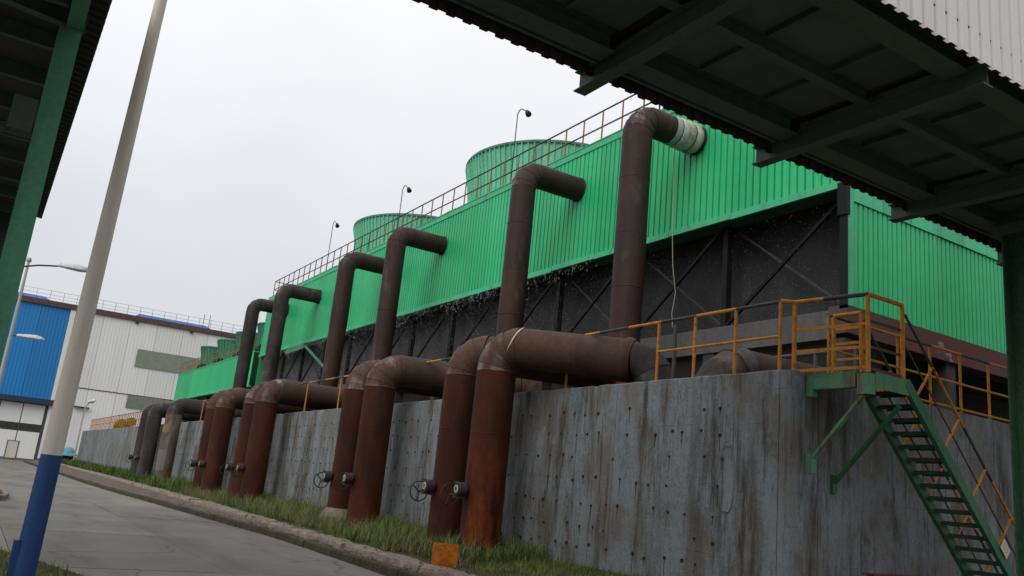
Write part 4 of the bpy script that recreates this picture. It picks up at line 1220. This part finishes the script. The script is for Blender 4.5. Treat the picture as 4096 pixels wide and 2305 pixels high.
# orange rusty marker at the kerb
t = thing('marker_plate', 'square orange rusty marker box standing at the kerb edge in the grass', 'marker', (7.1, 12.95, 0.2))
px, py = 7.1, 12.97
rv = Vector((0.846, -0.533, 0)); fv = Vector((0.533, 0.846, 0))
b = MB(); c0 = Vector((px, py, 0.19)); 
cs = [c0-rv*0.215-fv*0.02, c0+rv*0.215-fv*0.02, c0+rv*0.215+fv*0.05, c0-rv*0.215+fv*0.05]
b.v = [tuple(p) for p in cs] + [tuple(p+Vector((0, 0, 0.41))) for p in cs]
b.f = [(0, 1, 5, 4), (1, 2, 6, 5), (2, 3, 7, 6), (3, 0, 4, 7), (4, 5, 6, 7)]
b.obj('plate', MT['marker'], t)
MB().box(px+0.02, px+0.06, py+0.03, py+0.07, 0.0, 0.2).obj('stake', MT['iron'], t)

# ------------------------------------------------------------------ overhead gallery
GZ = 6.0
gal = thing('conveyor_gallery', 'dark green overhead conveyor gallery crossing above the road, white sheet side', 'gallery', (11.8, 5.3, 0))
XA, XB = -11.6, 26.0  # left stretch lengthened out of view to keep sky off the near wall
cb = [4.85+2.845*k for k in range(-5, 8)]
gw_ = corr(0.95, 3.2, 5, 0.035, 0.07).mesh('wall_sheet', MT['gwhite'])
gd_ = corr(0.95, 2.6, 5, 0.032, 0.09).mesh('wall_sheet_far', MT['gdark'])
x = XA
while x < XB:
    link('wall_sheet', gw_, gal, (x+0.95, 3.93+R.uniform(-0.003, 0.003), GZ+R.uniform(-0.006, 0.006)), (0, 0, PI/2))
    link('far_wall_sheet', gd_, gal, (x, 6.74, GZ-0.02+R.uniform(-0.008, 0.008)), (0, 0, -PI/2))
    x += 0.95
for a, c in zip(cb, cb[1:]):
    for (ya, yb) in ((4.42, 5.28), (5.36, 6.20)):
        MB().box(a+0.08, c-0.08, ya, yb, GZ+0.27, GZ+0.29).obj('floor_plate', MT['gplate'], gal)
    for tt in (0.36, 0.72):
        xx_ = lerp(a, c, tt)
        MB().box(xx_-0.02, xx_+0.02, 5.42, 6.14, GZ+0.20, GZ+0.268).obj('floor_rib', MT['gsteel'], gal)
        MB().box(xx_-0.02, xx_+0.02, 4.48, 5.22, GZ+0.20, GZ+0.268).obj('floor_rib', MT['gsteel'], gal)
for xx_ in cb:
    MB().ibeam((xx_, 4.02, GZ-0.01), (xx_, 6.96, GZ-0.01), 0.16, 0.24, 0.014).obj('cross_beam', MT['gsteel'], gal)
for a, c in zip(cb, cb[1:]):
    MB().ibeam((a+0.09, 6.36, GZ+0.17), (c-0.09, 6.36, GZ+0.17), 0.26, 0.26, 0.014).obj('girder', MT['gsteel'], gal)
    MB().ibeam((a+0.09, 4.28, GZ+0.17), (c-0.09, 4.28, GZ+0.17), 0.26, 0.26, 0.014).obj('girder', MT['gsteel'], gal)
    MB().ibeam((a+0.09, 5.32, GZ+0.19), (c-0.09, 5.32, GZ+0.19), 0.12, 0.18, 0.012).obj('joist', MT['gsteel'], gal)
    MB().box(a+0.09, c-0.09, 6.54, 6.58, GZ+0.04, GZ+0.24).obj('edge_angle', MT['gsteel'], gal)
    MB().box(a, c, 3.96, 6.70, GZ+0.31, GZ+0.33).obj('deck_sheet', MT['gdark'], gal)
b = MB(); b.box(XA, XB, 3.80, 6.9, GZ+3.2, GZ+3.26)
b.obj('gallery_roof', MT['gdark'], gal)
col_ = MB(); col_.ibeam((12.22, 6.0, 0), (12.22, 6.0, GZ-0.14), 0.36, 0.40, 0.02)
col_.obj('support_column', MT['colmoss'], gal)
MB().box(11.96, 12.48, 5.74, 6.26, 0, 0.02).obj('base_plate', MT['colmoss'], gal)
col2 = MB(); col2.ibeam((12.22, 4.3, 0), (12.22, 4.3, GZ-0.14), 0.36, 0.40, 0.02)
col2.obj('support_column', MT['colmoss'], gal)
MB().box(11.98, 12.46, 4.1, 6.3, GZ-0.138, GZ+0.02).obj('cap_beam', MT['gsteel'], gal)

# ------------------------------------------------------------------ canopy on the left
can = thing('roadside_canopy', 'dark corrugated canopy on green columns along the left edge', 'canopy', (0, 12, 0))
EX, EZ = 0.36, 7.3
cs_ = []
def canopy_sheet(y0):
    b = MB(); n = 4; p = 0.9/n; pr = []
    for k in range(n):
        y = y0+k*p; pr += [(y, 0), (y+0.10, 0), (y+0.125, 0.045), (y+p-0.025, 0.045)]
    pr.append((y0+0.9, 0))
    sl_ = 0.10
    for (ya, za), (yb, zb) in zip(pr, pr[1:]):
        b.quad((EX, ya, EZ+za), (EX, yb, EZ+zb), (EX-4.2, yb, EZ+zb+4.2*sl_), (EX-4.2, ya, EZ+za+4.2*sl_))
    return b
y = -13.3  # roof carried on unseen behind the camera to shade the near wall
while y < 23.8:
    canopy_sheet(y).obj('roof_sheet', MT['canopy'], can); y += 0.9
for y in (-4.4, 12.05, 20.5):
    MB().ibeam((-0.02, y, 0), (-0.02, y, EZ-0.34), 0.27, 0.27, 0.016).obj('column', MT['cgreen'], can)
    MB().ibeam((0.15, y, EZ-0.16), (-3.9, y, EZ+0.2), 0.16, 0.26, 0.012).obj('rafter', MT['gsteel'], can)
MB().ibeam((0.02, -13, EZ-0.19), (0.02, 24, EZ-0.19), 0.2, 0.28, 0.014).obj('eave_beam', MT['cgreen'], can)
for y in [4.0+1.5*k for k in range(14)]:
    MB().box(-3.8, -0.1, y-0.05, y+0.05, EZ-0.25, EZ+0.0).obj('joist', MT['gsteel'], can)
    MB().box(-3.8, -0.1, y+0.06, y+1.44, EZ-0.02, EZ+0.0).obj('ceiling_panel', MT['canopy'], can)
for z in (2.2, 3.6, 5.0):
    MB().box(-4.1, -0.2, 23.6, 23.75, z, z+0.16).obj('girt', MT['gsteel'], can)
MB().box(-4.1, -0.2, 23.8, 23.85, 1.2, EZ).obj('end_sheet', MT['canopy'], can)
MB().bar((-0.16, 12.05, 5.55), (-2.6, 12.05, 4.6), 0.08, 0.12).obj('brace', MT['gsteel'], can)
MB().box(-0.45, -0.17, 11.9, 12.2, 5.4, 5.85).obj('gusset_plate', MT['gsteel'], can)

# ------------------------------------------------------------------ lamp pole in the verge
lp = thing('lamp_pole', 'tall tapered cream pole with a blue painted foot, beside the road', 'pole', (0.795, 11.0, 0))
PXY = (0.795, 11.0)
def rad(z): return 0.121 - 0.0066*z
def axis_at(z): return (PXY[0]+0.0133*z, PXY[1], z)          # the pole leans a little
b = MB().sweep([axis_at(z) for z in (1.44, 3, 6, 9.5, 12)], [rad(z) for z in (1.44, 3, 6, 9.5, 12)], 24); b.obj('shaft', MT['pole'], lp, 50)
b = MB().sweep([axis_at(z) for z in (0, 0.7, 1.438)], [rad(z)+0.001 for z in (0, 0.7, 1.438)], 24); b.obj('blue_foot', MT['poleblue'], lp, 50)
b = MB(); b.box(PXY[0]-0.16, PXY[0]-0.09, PXY[1]-0.075, PXY[1]+0.06, 0.10, 0.50)
b.obj('access_hatch', MT['poleblue'], lp)

# ------------------------------------------------------------------ street lights and flagpole behind the canopy column
def street_light(x, y, z, reach, lab, ln=1.05):
    t = thing('street_light', lab, 'street light', (x, y, 0), 'white street lights down the road')
    MB().sweep([(x, y, 0), (x, y, z-1.0)], [0.10, 0.06], 10).obj('pole', MT['lightpole'], t, 40)
    MB().sweep([(x, y, z-1.2), (x+0.12, y, z-0.85), (x+0.4, y, z-0.52), (x+0.85, y, z-0.30), (x+1.4, y, z-0.12), (x+reach, y, z)], 0.035, 8).obj('arm', MT['navy'], t, 40)
    b = MB(); c = Vector((x+reach, y, z)); pf = [(0, 0.05), (0.05, 0.08), (0.4, 0.13), (0.75, 0.16), (1.0, 0.10), (1.08, 0.02)]
    n = 10
    for (tt, hw) in pf:
        for j in range(n):
            a = 2*PI*j/n
            b.v.append((c.x+tt*ln, c.y+hw*math.cos(a)*1.1, c.z+0.02+(hw*1.5*math.sin(a) if math.sin(a) > 0 else hw*0.5*math.sin(a))))
    for i in range(len(pf)-1):
        for j in range(n): b.f.append((i*n+j, i*n+(j+1) % n, (i+1)*n+(j+1) % n, (i+1)*n+j))
    b.f.append(tuple(range(n))[::-1]); b.f.append(tuple((len(pf)-1)*n+j for j in range(n)))
    b.obj('lamp_head', MT['lampwhite'], t, 40)
street_light(-0.55, 38, 8.72, 2.08, 'street light with curved blue arm reaching behind the cream pole')
street_light(-1.5, 62, 8.3, 2.58, 'farther street light with its white head before the blue panel', 1.5)
fp = thing('flagpole', 'thin grey pole with a ball on top, left of the cream pole', 'pole', (0.56, 45, 0))
MB().sweep([(0.56, 45, 0), (0.56, 45, 9.95)], [0.12, 0.06], 10).obj('mast', MT['lightpole'], fp, 40)
MB().lathe([(0.01, 9.93), (0.10, 9.98), (0.12, 10.08), (0.08, 10.17), (0.01, 10.2)], 10, (0.56, 45)).obj('ball', MT['lightpole'], fp, 60)
t = thing('wall_light', 'small white lamp on a pole at the far end of the basin wall', 'lamp', (9.3, 97.6, 0))
MB().sweep([(9.3, 97.6, 0), (9.3, 97.6, 5.6), (9.32, 97.6, 6.1), (9.5, 97.6, 6.5)], 0.07, 8).obj('lamp_pole', MT['lightpole'], t, 40)
MB().sweep([(9.42, 97.6, 6.5), (9.5, 97.6, 6.62), (10.0, 97.6, 6.78), (10.1, 97.6, 6.7)], [0.06, 0.2, 0.24, 0.05], 10).obj('lamp_head', MT['lampwhite'], t, 40)

# ------------------------------------------------------------------ white and blue building
BY = 106.0
bl = thing('white_factory_shed', 'large white corrugated factory shed with a blue panel at the road end', 'building', (10, BY, 0))
def shed_panel(x0, x1, z0, z1, mat, name, off=0.0, pitch=0.36):
    nr = max(2, round((x1-x0)/pitch))
    o = link(name, corr(x1-x0-0.02, z1-z0, nr, 0.03, 0.06).mesh(name, mat), bl, (x1-0.01, BY+off, z0), (0, 0, PI/2))
    return o
def shed_box(x0, x1, z0, z1, mat, name, y0=-0.1, y1=0.0, parent=None):
    return MB().box(x0, x1, BY+y0, BY+y1, z0, z1).obj(name, mat, parent or bl)
ztop = 17.0
x = 7.06
while x < 44:                                      # white sheets in two tiers either side of the girt line
    x1 = min(x+2.95, 44)
    shed_panel(x, x1, 0.9, 8.45, MT['bwhite'], 'white_sheet'); shed_panel(x, x1, 8.52, ztop, MT['bwhite'], 'white_sheet')
    x = x1
x = -14.0
while x < 6.5:
    x1 = min(x+2.93, 6.5)
    shed_panel(x, x1, 6.75, ztop, MT['bblue'], 'blue_sheet'); x = x1
shed_box(6.52, 7.04, 0.4, ztop, MT['bwhite'], 'white_corner_trim', -0.14, -0.02)
shed_box(7.06, 44, 8.44, 8.53, MT['rustrail'], 'girt_line', -0.05, -0.01)
shed_box(13.75+0.5, 30, 11.75, 13.85, MT['bgrey'], 'roof_light_strip', -0.09, -0.03)
shed_box(14.2, 30, 6.95, 8.42, MT['bgrey'], 'roof_light_strip', -0.09, -0.03)
shed_box(-14, 44, ztop+0.02, ztop+0.62, MT['fascia'], 'fascia', -0.25, 0.3)
shed_box(-14, 7.0, 6.15, 6.72, MT['navy'], 'canopy_beam', -0.8, -0.02)
shed_box(8.9, 10.5, 6.30, 6.44, MT['navy'], 'blue_bar', -0.4, -0.06)
MB().box(-14, 44, BY+0.35, BY+30, 0, ztop+0.01).obj('shed_body', MT['bwhite'], bl)
# big sliding doors with window strips
shed_box(-14, 6.5, 0.3, 6.14, MT['beam'], 'door_recess', 0.05, 0.12)
dx = [6.25, 1.9, -2.45, -6.8, -11.1]
for xa, xb in zip(dx, dx[1:]):
    m0 = (xa+xb)/2
    for (u0_, u1_) in ((xb+0.06, m0-0.05), (m0+0.05, xa-0.06)):
        d_ = shed_box(u0_, u1_, 3.95, 6.05, MT['bwhite'], 'door_panel', -0.02, 0.03)
        d2 = shed_box(u0_, u1_, 0.25, 3.1, MT['bwhite'], 'door_panel', -0.02, 0.03)
        mm = (u0_+u1_)/2
        for (a_, c_) in ((u0_+0.05, mm-0.04), (mm+0.04, u1_-0.05)):
            shed_box(a_, c_, 3.2, 3.85, MT['glass'], 'window_pane', 0.0, 0.04)
        shed_box(u0_, u1_, 3.12, 3.18, MT['rustrail'], 'window_bar', -0.03, 0.04); shed_box(u0_, u1_, 3.87, 3.93, MT['rustrail'], 'window_bar', -0.03, 0.04)
    shed_box(m0-0.04, m0+0.04, 0.2, 6.1, MT['beam'], 'door_post', -0.03, 0.045)
d_ = shed_box(3.45, 4.42, 0.2, 1.95, MT['cream'], 'wicket_door', -0.06, -0.022)
for (a_, c_, z0_, z1_) in ((3.36, 3.45, 0.2, 2.03), (4.42, 4.51, 0.2, 2.03), (3.45, 4.42, 1.95, 2.03)):
    shed_box(a_, c_, z0_, z1_, MT['poleblue'], 'door_frame', -0.07, -0.022, d_)
shed_box(7.06, 44, 0.0, 0.88, MT['wall'], 'plinth', -0.03, 0.02)
for xx_ in (13.4, 19.6, 25.4): shed_box(xx_, xx_+0.35, ztop-0.25, ztop+0.015, MT['navy'], 'gutter_outlet', -0.3, -0.05)
b = MB()
for (xa, xb) in ((-14, 4.4), (13.2, 22.2)):
    b.v += [(xa, BY+0.4, ztop+0.64), (xb, BY+0.4, ztop+0.64), (xb-0.6, BY+1.4, ztop+1.15), (xa+0.6, BY+1.4, ztop+1.15), (xa+0.6, BY+4, ztop+1.15), (xb-0.6, BY+4, ztop+1.15)]
    i = len(b.v)-6
    b.f += [(i, i+1, i+2, i+3), (i+3, i+2, i+5, i+4)]
b.obj('roof_vent', MT['roofblue'], bl)
for k in range(42):
    x = -13.5+1.36*k
    MB().box(x-0.018, x+0.018, BY+0.1, BY+0.14, ztop+0.63, ztop+1.75).obj('roof_post', MT['railthin'], bl)
for z in (0.95, 1.3, 1.75):
    MB().box(-13.5, 43, BY+0.10, BY+0.14, ztop+z-0.012, ztop+z+0.012).obj('roof_rail', MT['railthin'], bl)
for xx_ in (21.0, 21.7): MB().box(xx_-0.03, xx_+0.03, BY+0.3, BY+0.36, ztop+0.6, ztop+2.4).obj('aerial', MT['railthin'], bl)

# pale blue blower standing before the shed
t = thing('blue_blower', 'pale blue round machine at the foot of the white shed', 'machine', (9.0, 101, 0))
MB().lathe([(0.95, 0), (0.95, 0.55), (0.7, 0.6)], 16, (9.0, 101), True).obj('base', MT['machblue'], t, 40)
MB().lathe([(0.65, 0.6), (0.65, 1.0)], 16, (9.0, 101), True).obj('shaft_gap', MT['black'], t, 40)
MB().lathe([(1.05, 1.0), (1.0, 1.15), (0.6, 1.3), (0.5, 1.65), (0.3, 1.85), (0.02, 1.9)], 16, (9.0, 101), True).obj('cowl', MT['machblue'], t, 40)

# ------------------------------------------------------------------ smaller far tower
t2 = thing('far_cooling_tower', 'lower green cooling tower with four small stacks beyond the big one', 'cooling tower', (16.05, 66, 3))
Y0, Y1, Z0, Z1 = 61.5, 88.4, 7.3, 9.82
pw = (Y1-Y0)/12
pm2 = corr(pw, Z1-Z0-0.1, 8, 0.02, 0.04).mesh('far_sheet_panel', MT['sheet'])
for k in range(12): link('far_sheet_panel', pm2, t2, (16.05, Y0+k*pw, Z0+0.1))
MB().box(16.0, 16.2, Y0, Y1, Z0-0.05, Z0+0.099).obj('bottom_lip', MT['trim'], t2)
MB().box(16.02, 28, Y0, Y1, Z1, Z1+0.08).obj('roof', MT['trim'], t2)
MB().box(16.1, 28, Y1-0.05, Y1, Z0, Z1-0.01).obj('far_end_sheet', MT['sheet'], t2)
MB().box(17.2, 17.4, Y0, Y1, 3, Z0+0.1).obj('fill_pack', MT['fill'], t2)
MB().box(16.1, 16.5, Y0, Y1, 5.2, 5.7).obj('ring_beam', MT['beam'], t2)
for k in range(8):
    MB().box(16.6, 16.8, Y0+0.3+3.7*k, Y0+0.5+3.7*k, 3, Z0+0.05).obj('column', MT['black'], t2)
pf2 = [(1.42, Z1+0.09), (1.34, 10.7), (1.32, 11.3), (1.38, 11.9), (1.52, 12.55)]
for cy in (84.6, 78.0, 71.6, 65.2):
    s_ = MB().lathe(pf2, 32, (18.5, cy)).obj('fan_stack', MT['stack2'], t2, 60)
    MB().lathe([(1.5, 12.5), (1.57, 12.5), (1.57, 12.6), (1.46, 12.6)], 32, (18.5, cy)).obj('rim', MT['stack2'], s_, 40)
    b = MB()
    for k in range(28):
        a = 2*PI*k/28; nx, ny = math.cos(a), math.sin(a)
        for (ra, za), (rb, zb) in zip(pf2, pf2[1:]):
            p = []
            for (r_, z_) in ((ra, za), (rb, min(zb, 12.49))):
                for (dr, sg_) in ((-0.01, -1), (0.06, -1), (0.06, 1), (-0.01, 1)):
                    p.append((18.5+nx*(r_+dr)-ny*0.02*sg_, cy+ny*(r_+dr)+nx*0.02*sg_, z_))
            i = len(b.v); b.v += p
            for q in range(3): b.f.append((i+q, i+q+1, i+4+q+1, i+4+q))
    b.obj('stack_ribs', MT['stack2'], s_)
    mt_ = MB().sweep([(16.9, cy-2.6, 10.35), (16.9, cy-1.6, 10.35)], 0.34, 12).obj('fan_motor', MT['iron'], t2, 40)
for k in range(22):
    y = Y1-0.1-1.25*k
    MB().box(16.12, 16.16, y-0.02, y+0.02, Z1+0.08, 10.98).obj('roof_post', MT['oldyellow'], t2)
for z in (10.4, 10.98): MB().box(16.12, 16.16, Y0, Y1, z-0.02, z+0.02).obj('roof_rail', MT['oldyellow'], t2)
for k in range(4): MB().box(16.14+0.8*k, 16.18+0.8*k, Y1-0.06, Y1-0.02, Z1+0.08, 10.98).obj('roof_post', MT['oldyellow'], t2)
